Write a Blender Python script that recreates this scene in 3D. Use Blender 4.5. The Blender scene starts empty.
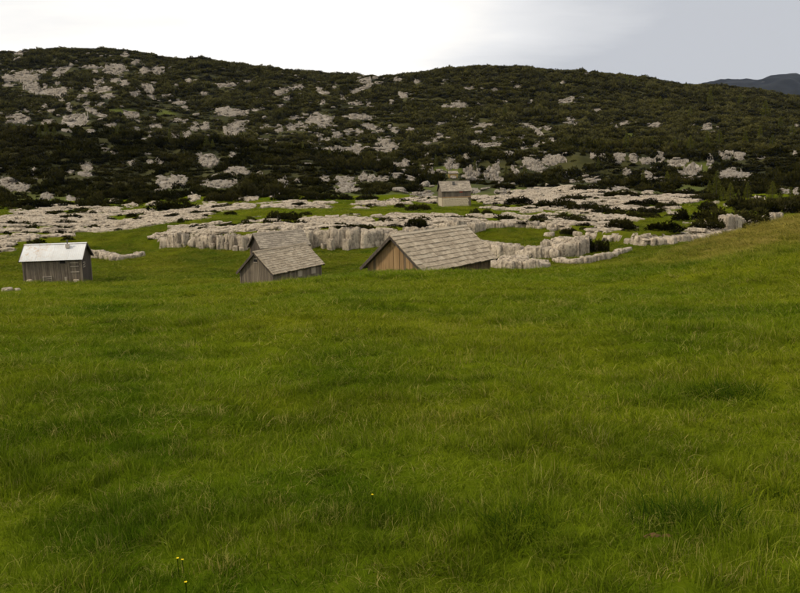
import bpy, math, random
import numpy as np

random.seed(7)
RNG = np.random.default_rng(11)
SC = bpy.context.scene
COL = SC.collection

# ---------------------------------------------------------------- camera
F = 820.0                      # focal length in pixels of an 800 wide frame
PITCH = math.radians(9.445)
ROLL = math.radians(1.386)
EYE = 1.6
cam_data = bpy.data.cameras.new('camera')
cam = bpy.data.objects.new('camera', cam_data)
COL.objects.link(cam)
cam_data.sensor_fit = 'HORIZONTAL'
cam_data.sensor_width = 36.0
cam_data.lens = 36.0 * F / 800.0
cam_data.clip_start = 0.05
cam_data.clip_end = 20000
_cp, _sp = math.cos(PITCH), math.sin(PITCH)
_fw = np.array([0, _cp, -_sp]); _up0 = np.array([0, _sp, _cp]); _rt0 = np.array([1., 0, 0])
_cr, _sr = math.cos(ROLL), math.sin(ROLL)
from mathutils import Matrix, Vector
# picture is rotated counter-clockwise: world horizontals climb to the right
_rt = _rt0 * _cr - _up0 * _sr
_up = _rt0 * _sr + _up0 * _cr
_m = Matrix(((_rt[0], _up[0], -_fw[0], 0), (_rt[1], _up[1], -_fw[1], 0), (_rt[2], _up[2], -_fw[2], EYE), (0, 0, 0, 1)))
cam.matrix_world = _m
SC.camera = cam

# ---------------------------------------------------------------- world, sun, exposure
SUN_EL = math.radians(46)
SUN_AZ = math.radians(246)     # compass: where the sun stands (0 = +Y, clockwise)
world = bpy.data.worlds.new('World')
SC.world = world
world.use_nodes = True
wn = world.node_tree.nodes; wl = world.node_tree.links
wn.clear()
w_out = wn.new('ShaderNodeOutputWorld')
w_bg = wn.new('ShaderNodeBackground'); w_bg.inputs['Strength'].default_value = 0.1
sky = wn.new('ShaderNodeTexSky'); sky.sky_type = 'NISHITA'; sky.sun_disc = False
sky.sun_elevation = SUN_EL; sky.sun_rotation = SUN_AZ
w_tc = wn.new('ShaderNodeTexCoord')
w_sep = wn.new('ShaderNodeSeparateXYZ'); wl.new(w_tc.outputs['Generated'], w_sep.inputs[0])


def wmath(op, a, b=None, c=None, clamp=False):
    n = wn.new('ShaderNodeMath'); n.operation = op; n.use_clamp = clamp
    for i, v in enumerate((a, b, c)):
        if v is None:
            continue
        if isinstance(v, (int, float)):
            n.inputs[i].default_value = v
        else:
            wl.new(v, n.inputs[i])
    return n.outputs[0]


# cloud deck: project the direction on a flat layer overhead
w_h = wmath('ADD', wmath('MAXIMUM', w_sep.outputs[2], 0.0), 0.16)
w_u = wmath('DIVIDE', w_sep.outputs[0], w_h)
w_v = wmath('DIVIDE', w_sep.outputs[1], w_h)
w_cmb = wn.new('ShaderNodeCombineXYZ'); wl.new(w_u, w_cmb.inputs[0]); wl.new(w_v, w_cmb.inputs[1])
w_map = wn.new('ShaderNodeMapping'); wl.new(w_cmb.outputs[0], w_map.inputs[0])
w_map.inputs['Location'].default_value = (0.9272484, 9.650074, 0)
w_map.inputs['Rotation'].default_value = (0, 0, 0.25)
w_map.inputs['Scale'].default_value = (0.62, 0.42, 1)
w_n1 = wn.new('ShaderNodeTexNoise'); wl.new(w_map.outputs[0], w_n1.inputs['Vector'])
w_n1.inputs['Scale'].default_value = 0.5; w_n1.inputs['Detail'].default_value = 4; w_n1.inputs['Roughness'].default_value = 0.42
w_map2 = wn.new('ShaderNodeMapping'); wl.new(w_cmb.outputs[0], w_map2.inputs[0])
w_map2.inputs['Rotation'].default_value = (0, 0, -0.35); w_map2.inputs['Scale'].default_value = (0.5, 0.85, 1)
w_n2 = wn.new('ShaderNodeTexNoise'); wl.new(w_map2.outputs[0], w_n2.inputs['Vector'])
w_n2.inputs['Scale'].default_value = 1.1; w_n2.inputs['Detail'].default_value = 5; w_n2.inputs['Roughness'].default_value = 0.6
w_ramp = wn.new('ShaderNodeValToRGB'); wl.new(wmath('ADD', w_n1.outputs['Fac'], wmath('MULTIPLY', wmath('SUBTRACT', w_n2.outputs['Fac'], 0.5), 0.26)), w_ramp.inputs[0])
cr = w_ramp.color_ramp
cr.elements[0].position = 0.40; cr.elements[0].color = (6.8, 6.5, 6.0, 1)
cr.elements[1].position = 0.62; cr.elements[1].color = (3.2, 3.25, 3.4, 1)
e = cr.elements.new(0.48); e.color = (5.0, 4.95, 4.9, 1)
w_mix = wn.new('ShaderNodeMixRGB'); w_mix.inputs[0].default_value = 0.96
wl.new(sky.outputs[0], w_mix.inputs[1]); wl.new(w_ramp.outputs[0], w_mix.inputs[2])
wl.new(w_mix.outputs[0], w_bg.inputs['Color']); wl.new(w_bg.outputs[0], w_out.inputs[0])

sun_d = bpy.data.lights.new('sun', 'SUN'); sun_d.energy = 1.5; sun_d.angle = math.radians(10); sun_d.color = (1.0, 0.88, 0.70)
sun = bpy.data.objects.new('sun', sun_d); COL.objects.link(sun)
_sd = Vector((math.sin(SUN_AZ) * math.cos(SUN_EL), math.cos(SUN_AZ) * math.cos(SUN_EL), math.sin(SUN_EL)))
sun.rotation_euler = _sd.to_track_quat('Z', 'Y').to_euler()
sun.location = (0, -20, 60)

SC.view_settings.view_transform = 'Standard'
SC.view_settings.look = 'None'
SC.view_settings.exposure = 0.82
SC.view_settings.gamma = 1.0
SC.view_settings.use_curve_mapping = False
SC.render.engine = 'CYCLES'
SC.cycles.max_bounces = 4; SC.cycles.diffuse_bounces = 2; SC.cycles.glossy_bounces = 2
SC.cycles.transmission_bounces = 3; SC.cycles.transparent_max_bounces = 6; SC.cycles.volume_bounces = 0
SC.cycles.use_denoising = True
SC.cycles.use_adaptive_sampling = True; SC.cycles.adaptive_threshold = 0.02; SC.cycles.use_light_tree = False
SC.cycles.caustics_reflective = False; SC.cycles.caustics_refractive = False

# ---------------------------------------------------------------- projection helpers


def ray(px, py):
    a = (np.asarray(px, float) - 400) / F; b = (296.5 - np.asarray(py, float)) / F
    return _fw + a[..., None] * _rt + b[..., None] * _up


def at(px, py, D):
    """world point seen at (px, py) at forward distance Y = D"""
    d = ray(px, py)
    s = np.asarray(D, float) / d[..., 1]
    p = d * s[..., None]
    p[..., 2] += EYE
    return p


def project(P):
    q = np.asarray(P, float).copy(); q[..., 2] -= EYE
    dz = q @ _fw
    return 400 + F * (q @ _rt) / dz, 296.5 - F * (q @ _up) / dz


# ---------------------------------------------------------------- noise
def _hash(ix, iy, iz, seed):
    h = (ix.astype(np.int64) * 374761393 + iy.astype(np.int64) * 668265263 + iz.astype(np.int64) * 2147483647 + seed * 974634777) & 0xFFFFFFFF
    h = ((h ^ (h >> 13)) * 1274126177) & 0xFFFFFFFF
    h = ((h ^ (h >> 16)) * 2246822519) & 0xFFFFFFFF
    return ((h ^ (h >> 15)) & 0xFFFFFF) / float(0xFFFFFF)


def vnoise(x, y, z=None, seed=0):
    x = np.asarray(x, float); y = np.asarray(y, float)
    z = np.zeros_like(x) if z is None else np.asarray(z, float)
    ix, iy, iz = np.floor(x), np.floor(y), np.floor(z)
    fx, fy, fz = x - ix, y - iy, z - iz
    fx, fy, fz = [f * f * f * (f * (f * 6 - 15) + 10) for f in (fx, fy, fz)]
    r = 0
    for dx in (0, 1):
        for dy in (0, 1):
            for dz in (0, 1):
                w = (fx if dx else 1 - fx) * (fy if dy else 1 - fy) * (fz if dz else 1 - fz)
                r = r + w * _hash(ix + dx, iy + dy, iz + dz, seed)
    return r * 2 - 1


def fbm(x, y, z=None, seed=0, octs=4, gain=0.5):
    r = 0; a = 1.0; s = 1.0
    for o in range(octs):
        r = r + a * vnoise(np.asarray(x) * s, np.asarray(y) * s, None if z is None else np.asarray(z) * s, seed + o * 17)
        a *= gain; s *= 2.03
    return r


def smooth(x):
    x = np.clip(x, 0, 1); return x * x * (3 - 2 * x)


def pchip(xk, yk, x):
    """xk (n), yk (n, m) -> (len(x), m)"""
    xk = np.asarray(xk, float); yk = np.asarray(yk, float); x = np.clip(x, xk[0], xk[-1])
    h = np.diff(xk)[:, None]; d = np.diff(yk, axis=0) / h
    m = np.zeros_like(yk)
    w1 = 2 * h[1:] + h[:-1]; w2 = h[1:] + 2 * h[:-1]
    with np.errstate(all='ignore'):
        hm = (w1 + w2) / (w1 / d[:-1] + w2 / d[1:])
    m[1:-1] = np.where(d[:-1] * d[1:] > 0, np.nan_to_num(hm), 0)
    m[0] = d[0]; m[-1] = d[-1]
    i = np.clip(np.searchsorted(xk, x, 'right') - 1, 0, len(xk) - 2)
    hh = (xk[i + 1] - xk[i])[:, None]; t = ((x - xk[i]))[:, None] / hh
    return ((1 + 2 * t) * (1 - t) ** 2) * yk[i] + t * (1 - t) ** 2 * hh * m[i] + t * t * (3 - 2 * t) * yk[i + 1] + t * t * (t - 1) * hh * m[i + 1]


# ---------------------------------------------------------------- terrain
COLS = np.array([-250, 0, 100, 200, 300, 400, 500, 600, 700, 800, 1050], float)
NEAR = {
    0: [0] * 11,
    10: [-1.25, -1.15, -1.15, -1.1, -1.05, -1.0, -.95, -.9, -.85, -.8, -.5],
    20: [-2.5, -2.3, -2.3, -2.2, -2.1, -2.0, -1.95, -1.85, -1.7, -1.4, -.7],
    30: [-3.8, -3.5, -3.5, -3.4, -3.15, -3.0, -2.9, -2.7, -2.3, -1.6, -.4],
    45: [-6.1, -5.7, -5.7, -5.28, -4.86, -4.5, -4.4, -4.0, -2.85, -1.5, .8],
    60: [-8.4, -7.9, -7.9, -7.8, -7.8, -7.8, -7.6, -6.8, -5.0, -2.9, -.2],
    75: [-9.9, -9.5, -9.5, -9.4, -9.3, -9.3, -9.2, -8.8, -7.5, -6, -3],
    90: [-11, -10.8, -10.7, -10.2, -10, -10, -9.9, -9.6, -9, -8, -6],
    105: [-10.8, -10.6, -10.6, -10, -9.8, -9.8, -9.6, -9.3, -8.9, -8.6, -8],
    128: [-10, -10, -10, -9.4, -9.2, -9, -8.3, -8.4, -8.4, -8.3, -8],
}
FAR = {
    100: [-10.5, -10.4, -10.3, -8.0, -7.5, -7.5, -7.4, -7.5, -7.6, -7.8, -7.5],
    118: [-10, -9.9, -9.8, -7.9, -7.4, -7.4, -7.3, -7.5, -7.6, -7.8, -7.5],
    150: [-9.6, -9.6, -9.5, -7.8, -7.2, -7.2, -7.3, -7.7, -7.9, -7.9, -7.5],
    180: [-9.2, -9.2, -9.0, -7.6, -7.4, -7.4, -7.2, -7.4, -7.6, -7.6, -7],
    215: [-8.6, -8.6, -8.4, -6.8, -6.8, -6.8, -6.8, -6.8, -6.5, -6.3, -6],
    260: [-1.6, -1.6, -1.9, -3.2, -4.1, -5, -5.7, -5.7, -4.4, -3.2, -2],
    300: [7.8, 7.8, 6, 2.7, .9, -3.2, -4.6, -3.9, -2, -.2, 2],
    330: [15.7, 15.7, 13.7, 8.8, 8, -.4, -3.2, -1.6, .4, 2.4, 5],
    345: [14.5, 14.5, 12.5, 8, 7.5, 2.4, 3.7, 5, 5.8, 5.8, 8],
    380: [7, 7, 6, 4, 5, 7.2, 9, 9, 9.5, 9.5, 11],
    450: [28, 29, 29, 24.6, 23.5, 21.9, 23.5, 22.5, 21.9, 20.8, 20],
    550: [54, 57, 60, 54.6, 49.9, 47.9, 51.9, 48.5, 42.5, 36.5, 32],
    650: [81, 88.8, 93.6, 85.6, 76.9, 72, 80, 75.3, 64.2, 53.9, 41],
    740: [70, 80, 85, 76, 68, 64, 70, 66, 56, 46, 34],
    960: [30, 40, 40, 36, 30, 28, 30, 28, 22, 15, 8],
}


def table(rows):
    Ds = np.array(sorted(rows), float); Z = []
    for D in Ds:
        z = np.array(rows[D], float)
        if D >= 8:
            py = 165 + (1.6 - z) * F / D
            z = at(COLS, py, np.full(11, D))[:, 2]
        Z.append(z)
    return Ds, np.array(Z)


TG = np.linspace(-1.25, 1.25, 501)
DG = np.concatenate([np.arange(0, 150, 0.4), np.arange(150, 400, 1.0), np.arange(400, 965, 2.5)])
PXG = 400 + TG * F / 1.0
TC = (COLS - 400) / F


def build(rows):
    Ds, Z = table(rows)
    zc = pchip(Ds, Z, DG)                       # (nD, ncol)
    return pchip(TC, zc.T, TG).T                # (nD, nT)


LA_PX = np.array([-400, 100, 158, 200, 245, 300, 390, 430, 470, 520, 560, 600, 650, 690, 730, 780, 1200], float)
LA_D = np.array([118, 118, 117, 113, 111, 110, 112, 118, 126, 128, 124, 115, 108, 111, 118, 125, 130], float)
LA_W = np.array([14, 14, 2, 1.2, 1.2, 1.2, 1.2, 1.2, 1.2, 1.2, 1.2, 1.2, 1.2, 1.2, 3, 12, 14], float)


def ledge_D(px):
    return np.interp(px, LA_PX, LA_D) + 1.2 * fbm(np.asarray(px) / 22.0, np.asarray(px) * 0 + 3.3, seed=5, octs=2)


_n = build(NEAR); _f = build(FAR)
_b = smooth((DG[:, None] - ledge_D(PXG)[None, :]) / np.interp(PXG, LA_PX, LA_W)[None, :])
ZG = _n * (1 - _b) + _f * _b
SKY_PX = [-250, 5, 15, 40, 60, 80, 100, 120, 140, 160, 180, 215, 260, 300, 350, 380, 395, 420, 450, 480, 500, 520, 540, 570, 600, 640, 690, 720, 760, 800, 1050]
SKY_PY = [60, 56.5, 52, 51, 51, 50, 50, 48.5, 50, 53, 58, 59, 66.5, 70, 73.5, 74.5, 76, 72.5, 68.5, 66.5, 66, 66.5, 69, 70, 72, 78, 86, 86, 92, 99, 118]
_sz = np.interp(PXG, SKY_PX, at(np.array(SKY_PX, float), np.array(SKY_PY, float), np.full(len(SKY_PX), 650.0))[:, 2])
_k = int(np.argmin(abs(DG - 650)))
ZG = ZG + (_sz - ZG[_k])[None, :] * np.exp(-((DG[:, None] - 650) / 85) ** 2) - 1.5 * np.exp(-((DG[:, None] - 650) / 120) ** 2)


def base_z(X, Y):
    X = np.asarray(X, float); Y = np.asarray(Y, float)
    Yc = np.clip(Y, 0, 960)
    t = np.clip(X / np.maximum(Yc, 9.0), -1.249, 1.249)
    ti = (t + 1.25) / 2.5 * 500
    i = np.clip(np.floor(ti).astype(int), 0, 499); ft = ti - i
    di = np.interp(Yc, DG, np.arange(len(DG)))
    j = np.clip(np.floor(di).astype(int), 0, len(DG) - 2); fd = di - j
    z = ZG[j, i] * (1 - ft) * (1 - fd) + ZG[j, i + 1] * ft * (1 - fd) + ZG[j + 1, i] * (1 - ft) * fd + ZG[j + 1, i + 1] * ft * fd
    return z + np.where(Y < 0, -0.1 * Y, 0)


def ground_z(X, Y):
    X = np.asarray(X, float); Y = np.asarray(Y, float)
    z = base_z(X, Y)
    mw = 1 - smooth((Y - 60) / 60)
    z = z + mw * (0.14 * fbm(X / 2.6, Y / 2.6, seed=1, octs=3) * smooth((Y + 2) / 12 + 0.3) + 0.16 * vnoise(X / 9, Y / 9, seed=2) * smooth((Y - 4) / 20))
    v = smooth((Y - 90) / 30) * (1 - smooth((Y - 300) / 60))
    z = z + v * 0.35 * fbm(X / 9, Y / 9, seed=3, octs=3)
    m = smooth((Y - 225) / 90)
    z = z + m * (2.2 * fbm(X / 42, Y / 42, seed=4, octs=3) + 0.9 * fbm(X / 9, Y / 7, seed=8, octs=2)) * (1 - .55 * np.exp(-((Y - 650) / 40) ** 2))
    return z


_HD = np.concatenate([np.arange(2, 60, .25), np.arange(60, 160, .3), np.arange(160, 720, 1.0)])


def hit(px, py, dmin=2.0):
    """first ground point along the ray of a picture position"""
    px = np.atleast_1d(np.asarray(px, float)); py = np.atleast_1d(np.asarray(py, float))
    d = ray(px, py); out = np.full((len(px), 3), np.nan)
    D = _HD[_HD >= dmin]
    for i0 in range(0, len(px), 400):
        dd = d[i0:i0 + 400]; s = D[None, :] / dd[:, 1:2]
        X = dd[:, 0:1] * s; Z = EYE + dd[:, 2:3] * s; Y = np.broadcast_to(D, X.shape)
        below = Z <= ground_z(X, Y)
        k = below.argmax(1); ok = below.any(1)
        r = np.arange(len(dd))
        P = np.stack([X[r, k], Y[r, k], Z[r, k]], 1); P[~ok] = np.nan
        out[i0:i0 + 400] = P
    return out


# ---------------------------------------------------------------- object helpers
def obj(name, mesh, mat=None, parent=None, loc=None, rot=None, scale=None):
    o = bpy.data.objects.new(name, mesh)
    COL.objects.link(o)
    if mat is not None and mesh is not None and not mesh.materials:
        mesh.materials.append(mat)
    if parent is not None:
        o.parent = parent
    if loc is not None: o.location = loc
    if rot is not None: o.rotation_euler = rot
    if scale is not None: o.scale = scale
    return o


def mesh_from(verts, faces, name='mesh', smooth_shade=False):
    m = bpy.data.meshes.new(name)
    m.from_pydata([tuple(map(float, v)) for v in verts], [], [tuple(map(int, f)) for f in faces])
    if smooth_shade:
        m.polygons.foreach_set('use_smooth', np.ones(len(m.polygons), bool))
    m.update()
    return m


def mesh_np(V, Q, T=None, name='mesh', smooth_shade=False):
    """fast path: V (n,3), Q quads (k,4) and/or T tris (k,3)"""
    m = bpy.data.meshes.new(name)
    V = np.ascontiguousarray(V, np.float32)
    nq = 0 if Q is None else len(Q); nt = 0 if T is None else len(T)
    m.vertices.add(len(V)); m.vertices.foreach_set('co', V.ravel())
    loops = np.concatenate([np.asarray(a, np.int32).ravel() for a in (Q, T) if a is not None and len(a)])
    m.loops.add(len(loops)); m.loops.foreach_set('vertex_index', loops)
    starts = np.concatenate([np.arange(nq) * 4, nq * 4 + np.arange(nt) * 3]).astype(np.int32)
    m.polygons.add(nq + nt); m.polygons.foreach_set('loop_start', starts)
    m.update(calc_edges=True)
    if smooth_shade:
        m.polygons.foreach_set('use_smooth', np.ones(nq + nt, bool))
    return m


def fattr(mesh, name, vals):
    a = mesh.attributes.new(name, 'FLOAT', 'POINT'); a.data.foreach_set('value', np.asarray(vals, np.float32))


def thing(name, label, cat, loc=(0, 0, 0), rotz=0.0, group=None):
    o = bpy.data.objects.new(name, None); COL.objects.link(o)
    o.empty_display_size = 0.3
    o.location = loc; o.rotation_euler = (0, 0, rotz)
    return tag(o, label, cat, group)


def tag(o, label=None, cat=None, group=None, kind=None):
    if label: o['label'] = label
    if cat: o['category'] = cat
    if group: o['group'] = group
    if kind: o['kind'] = kind
    return o


# ---------------------------------------------------------------- materials
def newmat(name):
    m = bpy.data.materials.new(name); m.use_nodes = True
    nt = m.node_tree; nt.nodes.clear()
    return m, nt.nodes, nt.links


class NB:
    def __init__(s, name):
        s.m, s.n, s.l = newmat(name)
        s.out = s.n.new('ShaderNodeOutputMaterial')

    def put(s, sock, v):
        if isinstance(v, (int, float)):
            sock.default_value = v
        elif isinstance(v, (tuple, list)):
            sock.default_value = tuple(v) + ((1,) if len(v) == 3 and sock.type == 'RGBA' else ())
        else:
            s.l.new(v, sock)

    def math(s, op, a, b=0.0, clamp=False):
        n = s.n.new('ShaderNodeMath'); n.operation = op; n.use_clamp = clamp
        s.put(n.inputs[0], a); s.put(n.inputs[1], b); return n.outputs[0]

    def mix(s, f, a, b, mode='MIX'):
        n = s.n.new('ShaderNodeMixRGB'); n.blend_type = mode
        s.put(n.inputs[0], f); s.put(n.inputs[1], a); s.put(n.inputs[2], b); return n.outputs[0]

    def geo(s, o='Position'):
        return s.n.new('ShaderNodeNewGeometry').outputs[o]

    def objc(s):
        return s.n.new('ShaderNodeTexCoord').outputs['Object']

    def rnd(s):
        return s.n.new('ShaderNodeObjectInfo').outputs['Random']

    def attr(s, name):
        n = s.n.new('ShaderNodeAttribute'); n.attribute_name = name; return n.outputs['Fac']

    def noise(s, vec, scale, detail=3, rough=0.55, stretch=None):
        n = s.n.new('ShaderNodeTexNoise')
        if stretch:
            mp = s.n.new('ShaderNodeMapping'); s.l.new(vec, mp.inputs[0]); mp.inputs['Scale'].default_value = stretch; vec = mp.outputs[0]
        s.l.new(vec, n.inputs['Vector'])
        n.inputs['Scale'].default_value = scale; n.inputs['Detail'].default_value = detail; n.inputs['Roughness'].default_value = rough
        return n.outputs['Fac']

    def ramp(s, f, a, b):
        n = s.n.new('ShaderNodeMapRange'); n.interpolation_type = 'SMOOTHSTEP'
        s.put(n.inputs[0], f); n.inputs[1].default_value = a; n.inputs[2].default_value = b
        return n.outputs[0]

    def bump(s, h, strength=0.3, dist=0.02):
        n = s.n.new('ShaderNodeBump'); s.put(n.inputs['Height'], h)
        n.inputs['Strength'].default_value = strength; n.inputs['Distance'].default_value = dist
        return n.outputs[0]

    def finish(s, color, rough=0.85, normal=None, spec=0.25, metallic=0.0):
        p = s.n.new('ShaderNodeBsdfPrincipled')
        s.put(p.inputs['Base Color'], color); s.put(p.inputs['Roughness'], rough)
        p.inputs['Specular IOR Level'].default_value = spec; p.inputs['Metallic'].default_value = metallic
        if normal is not None: s.l.new(normal, p.inputs['Normal'])
        s.l.new(p.outputs[0], s.out.inputs[0])
        return s.m

    def leaf(s, color, trans=0.3):
        d = s.n.new('ShaderNodeBsdfDiffuse'); t = s.n.new('ShaderNodeBsdfTranslucent'); x = s.n.new('ShaderNodeMixShader')
        s.put(d.inputs[0], color); s.put(t.inputs[0], color); x.inputs[0].default_value = trans
        s.l.new(d.outputs[0], x.inputs[1]); s.l.new(t.outputs[0], x.inputs[2]); s.l.new(x.outputs[0], s.out.inputs[0])
        return s.m


M = {}


def meadow_color(b, pos):
    """shared field of greens so that blades and the soil under them agree"""
    big = b.ramp(b.noise(pos, 0.11, 3, 0.6), 0.36, 0.64)
    mid = b.ramp(b.noise(pos, 0.6, 5, 0.65), 0.38, 0.62)
    c = b.mix(mid, (0.042, 0.084, 0.003), (0.108, 0.154, 0.006))
    c = b.mix(b.math('MULTIPLY', big, 0.68), c, (0.175, 0.190, 0.009))
    sp = b.n.new('ShaderNodeSeparateXYZ'); b.l.new(pos, sp.inputs[0])
    spur = b.math('MULTIPLY', b.ramp(b.math('ADD', sp.outputs[0], b.math('MULTIPLY', mid, 3.0)), 11, 20), b.ramp(b.math('ADD', sp.outputs[1], b.math('MULTIPLY', sp.outputs[0], 0.5)), 35, 47))
    valley = b.math('MULTIPLY', b.ramp(sp.outputs[1], 66, 100), b.math('SUBTRACT', 1.0, b.math('MULTIPLY', b.ramp(sp.outputs[1], 128, 150), 0.8)))
    spur = b.math('MULTIPLY', spur, b.math('SUBTRACT', 1.0, b.ramp(sp.outputs[1], 66, 100)))
    c = b.mix(b.math('MULTIPLY', valley, b.math('ADD', 0.15, b.math('MULTIPLY', mid, 0.45))), c, (0.085, 0.088, 0.010))
    c = b.mix(b.math('MULTIPLY', spur, 0.9), c, b.mix(mid, (0.155, 0.125, 0.026), (0.245, 0.195, 0.052)))
    return c


def mk_materials():
    # meadow soil / short turf
    b = NB('turf'); pos = b.geo()
    c = meadow_color(b, pos)
    fine = b.noise(pos, 9, 3, 0.7)
    c = b.mix(1.0, c, (0.75, 0.72, 0.7), 'MULTIPLY')
    c = b.mix(b.math('MULTIPLY', b.ramp(fine, 0.45, 0.75), 0.5), c, (0.07, 0.085, 0.008))
    far = b.noise(pos, 0.35, 5, 0.65, (1, 0.5, 1))
    c = b.mix(b.math('MULTIPLY', b.ramp(far, 0.5, 0.7), b.attr('moor')), c, (0.095, 0.085, 0.012))
    rk = b.attr('rock')
    n2 = b.noise(pos, 0.9, 5, 0.7)
    rkm = b.ramp(b.math('ADD', rk, b.math('MULTIPLY', b.math('SUBTRACT', n2, 0.5), 1.1)), 0.42, 0.58)
    lim = b.mix(b.ramp(b.noise(pos, 2.2, 5, 0.7), .4, .62), (0.07, 0.06, 0.03), (0.36, 0.31, 0.24))
    c = b.mix(rkm, c, lim)
    M['turf'] = b.finish(c, 1.0, b.bump(fine, 0.5, 0.03), 0.0)
    # mountainside ground
    b = NB('heath'); pos = b.geo()
    c = b.mix(b.ramp(b.noise(pos, 0.05, 4, 0.6), 0.35, 0.65), (0.022, 0.024, 0.007), (0.055, 0.052, 0.015))
    rk = b.attr('rock')
    n2 = b.noise(pos, 0.35, 5, 0.75)
    rkm = b.ramp(b.math('ADD', rk, b.math('MULTIPLY', b.math('SUBTRACT', n2, 0.5), 1.2)), 0.45, 0.6)
    lim = b.mix(b.noise(pos, 0.8, 5, 0.7), (0.15, 0.13, 0.105), (0.42, 0.37, 0.31))
    c = b.mix(b.attr('green'), c, b.mix(b.noise(pos, .6, 4, .6), (0.045, 0.055, 0.010), (0.10, 0.115, 0.016)))
    c = b.mix(rkm, c, lim)
    M['heath'] = b.finish(c, 0.95, b.bump(n2, 0.6, 0.5), 0.1)
    # limestone, three tones by island / object
    for nm, lo, hi in (('limestone', (0.11, 0.09, 0.066), (0.51, 0.43, 0.325)), ('crag', (0.045, 0.039, 0.031), (0.285, 0.25, 0.20))):
        b = NB(nm); pos = b.geo()
        big = b.noise(pos, 0.5, 3, 0.6); f1 = b.noise(pos, 2.6, 6, 0.72); streak = b.noise(pos, 2.4, 4, 0.65, (1, 1, 0.16))
        k = b.math('ADD', b.math('MULTIPLY', f1, 0.55), b.math('MULTIPLY', streak, 0.45))
        c = b.mix(b.ramp(k, 0.37, 0.58), lo, hi)
        c = b.mix(b.math('MULTIPLY', b.ramp(big, 0.5, 0.72), 0.45), c, (0.23, 0.20, 0.16))
        rn = b.math('ADD', b.rnd(), b.geo('Random Per Island'))
        c = b.mix(b.math('MULTIPLY', b.math('FRACT', rn), 0.36), c, (0.21, 0.175, 0.13))
        mossy = b.math('MULTIPLY', b.ramp(b.noise(pos, 1.3, 4, 0.7), 0.62, 0.72), 0.65)
        c = b.mix(mossy, c, (0.07, 0.075, 0.03))
        M[nm] = b.finish(c, 0.92, b.bump(b.math('ADD', f1, streak), 0.7, 0.12), 0.15)
    # grass blades
    b = NB('grass_blade'); pos = b.geo()
    c = meadow_color(b, pos)
    tone = b.attr('tone')
    c = b.mix(b.ramp(tone, 0.0, 0.55), b.mix(1.0, c, (0.48, 0.58, 0.5), 'MULTIPLY'), b.mix(1.0, c, (1.35, 1.32, 1.1), 'MULTIPLY'))
    dryp = b.ramp(b.noise(pos, 3.6, 4, 0.65), 0.42, 0.66)
    dry = b.math('MULTIPLY', b.ramp(tone, 0.72, 0.78), b.math('ADD', 0.12, b.math('MULTIPLY', dryp, 0.75)), True)
    dry = b.math('MAXIMUM', dry, b.math('MULTIPLY', b.ramp(tone, 1.4, 1.6), 0.62))
    c = b.mix(dry, c, b.mix(b.rnd(), (0.34, 0.27, 0.07), (0.42, 0.36, 0.12)))
    c = b.mix(b.math('MULTIPLY', b.rnd(), 0.28), c, (0.13, 0.16, 0.012))
    M['grass_blade'] = b.leaf(c, 0.32)
    b = NB('sedge'); c = b.mix(b.attr('tone'), (0.018, 0.040, 0.003), (0.055, 0.092, 0.005)); M['sedge'] = b.leaf(c, 0.28)
    # pines
    b = NB('pine_needles'); pos = b.geo()
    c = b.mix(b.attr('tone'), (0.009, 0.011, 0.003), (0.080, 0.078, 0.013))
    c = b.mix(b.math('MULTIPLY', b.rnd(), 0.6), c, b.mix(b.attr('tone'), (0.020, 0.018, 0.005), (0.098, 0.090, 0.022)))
    c = b.mix(b.math('MULTIPLY', b.ramp(b.noise(pos, 0.045, 3, 0.6), 0.42, 0.62), 0.55), c, b.mix(b.attr('tone'), (0.034, 0.031, 0.009), (0.15, 0.132, 0.036)))
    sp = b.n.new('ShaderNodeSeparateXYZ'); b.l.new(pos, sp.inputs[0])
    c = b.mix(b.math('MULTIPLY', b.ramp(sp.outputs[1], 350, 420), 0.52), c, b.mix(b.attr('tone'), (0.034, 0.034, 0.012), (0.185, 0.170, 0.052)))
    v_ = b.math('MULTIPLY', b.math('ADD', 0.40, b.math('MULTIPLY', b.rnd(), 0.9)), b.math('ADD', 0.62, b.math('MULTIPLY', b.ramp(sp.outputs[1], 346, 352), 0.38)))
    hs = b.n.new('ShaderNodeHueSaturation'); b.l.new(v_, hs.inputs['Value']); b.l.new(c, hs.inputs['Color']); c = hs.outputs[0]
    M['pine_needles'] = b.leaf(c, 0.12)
    b = NB('larch_needles')
    c = b.mix(b.attr('tone'), (0.045, 0.050, 0.008), (0.23, 0.235, 0.032))
    c = b.mix(b.math('MULTIPLY', b.rnd(), 0.4), c, (0.035, 0.045, 0.012))
    M['larch_needles'] = b.leaf(c, 0.25)
    b = NB('bark'); o_ = b.objc(); M['bark'] = b.finish(b.mix(b.noise(o_, 14, 4, .6, (1, 1, .2)), (0.05, 0.038, 0.028), (0.14, 0.11, 0.085)), 0.9)
    # woods: colour pair, grain runs along the local long axis
    def wood(nm, a, c2, axis, var=0.45, dark=(0.05, 0.04, 0.032)):
        b = NB(nm); o_ = b.geo()
        st = {'z': (1, 1, 0.06), 'x': (0.35, 0.35, 1)}[axis]
        g = b.noise(o_, 7, 5, 0.7, st); g2 = b.noise(o_, 1.4, 3, 0.6)
        c = b.mix(b.ramp(g, 0.3, 0.7), a, c2)
        rn = b.math('FRACT', b.math('ADD', b.rnd(), b.geo('Random Per Island')))
        c = b.mix(b.math('MULTIPLY', rn, var), c, dark)
        c = b.mix(b.math('MULTIPLY', b.ramp(g2, 0.5, 0.75), 0.35), c, dark)
        if axis == 'x' and 'shingle' in nm:
            c = b.mix(b.math('MULTIPLY', b.ramp(b.math('FRACT', b.math('MULTIPLY', rn, 7.31)), 0.82, 0.90), 0.32), c, (0.52, 0.45, 0.34))
        M[nm] = b.finish(c, 0.85, b.bump(g, 0.35, 0.01), 0.2)
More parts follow.
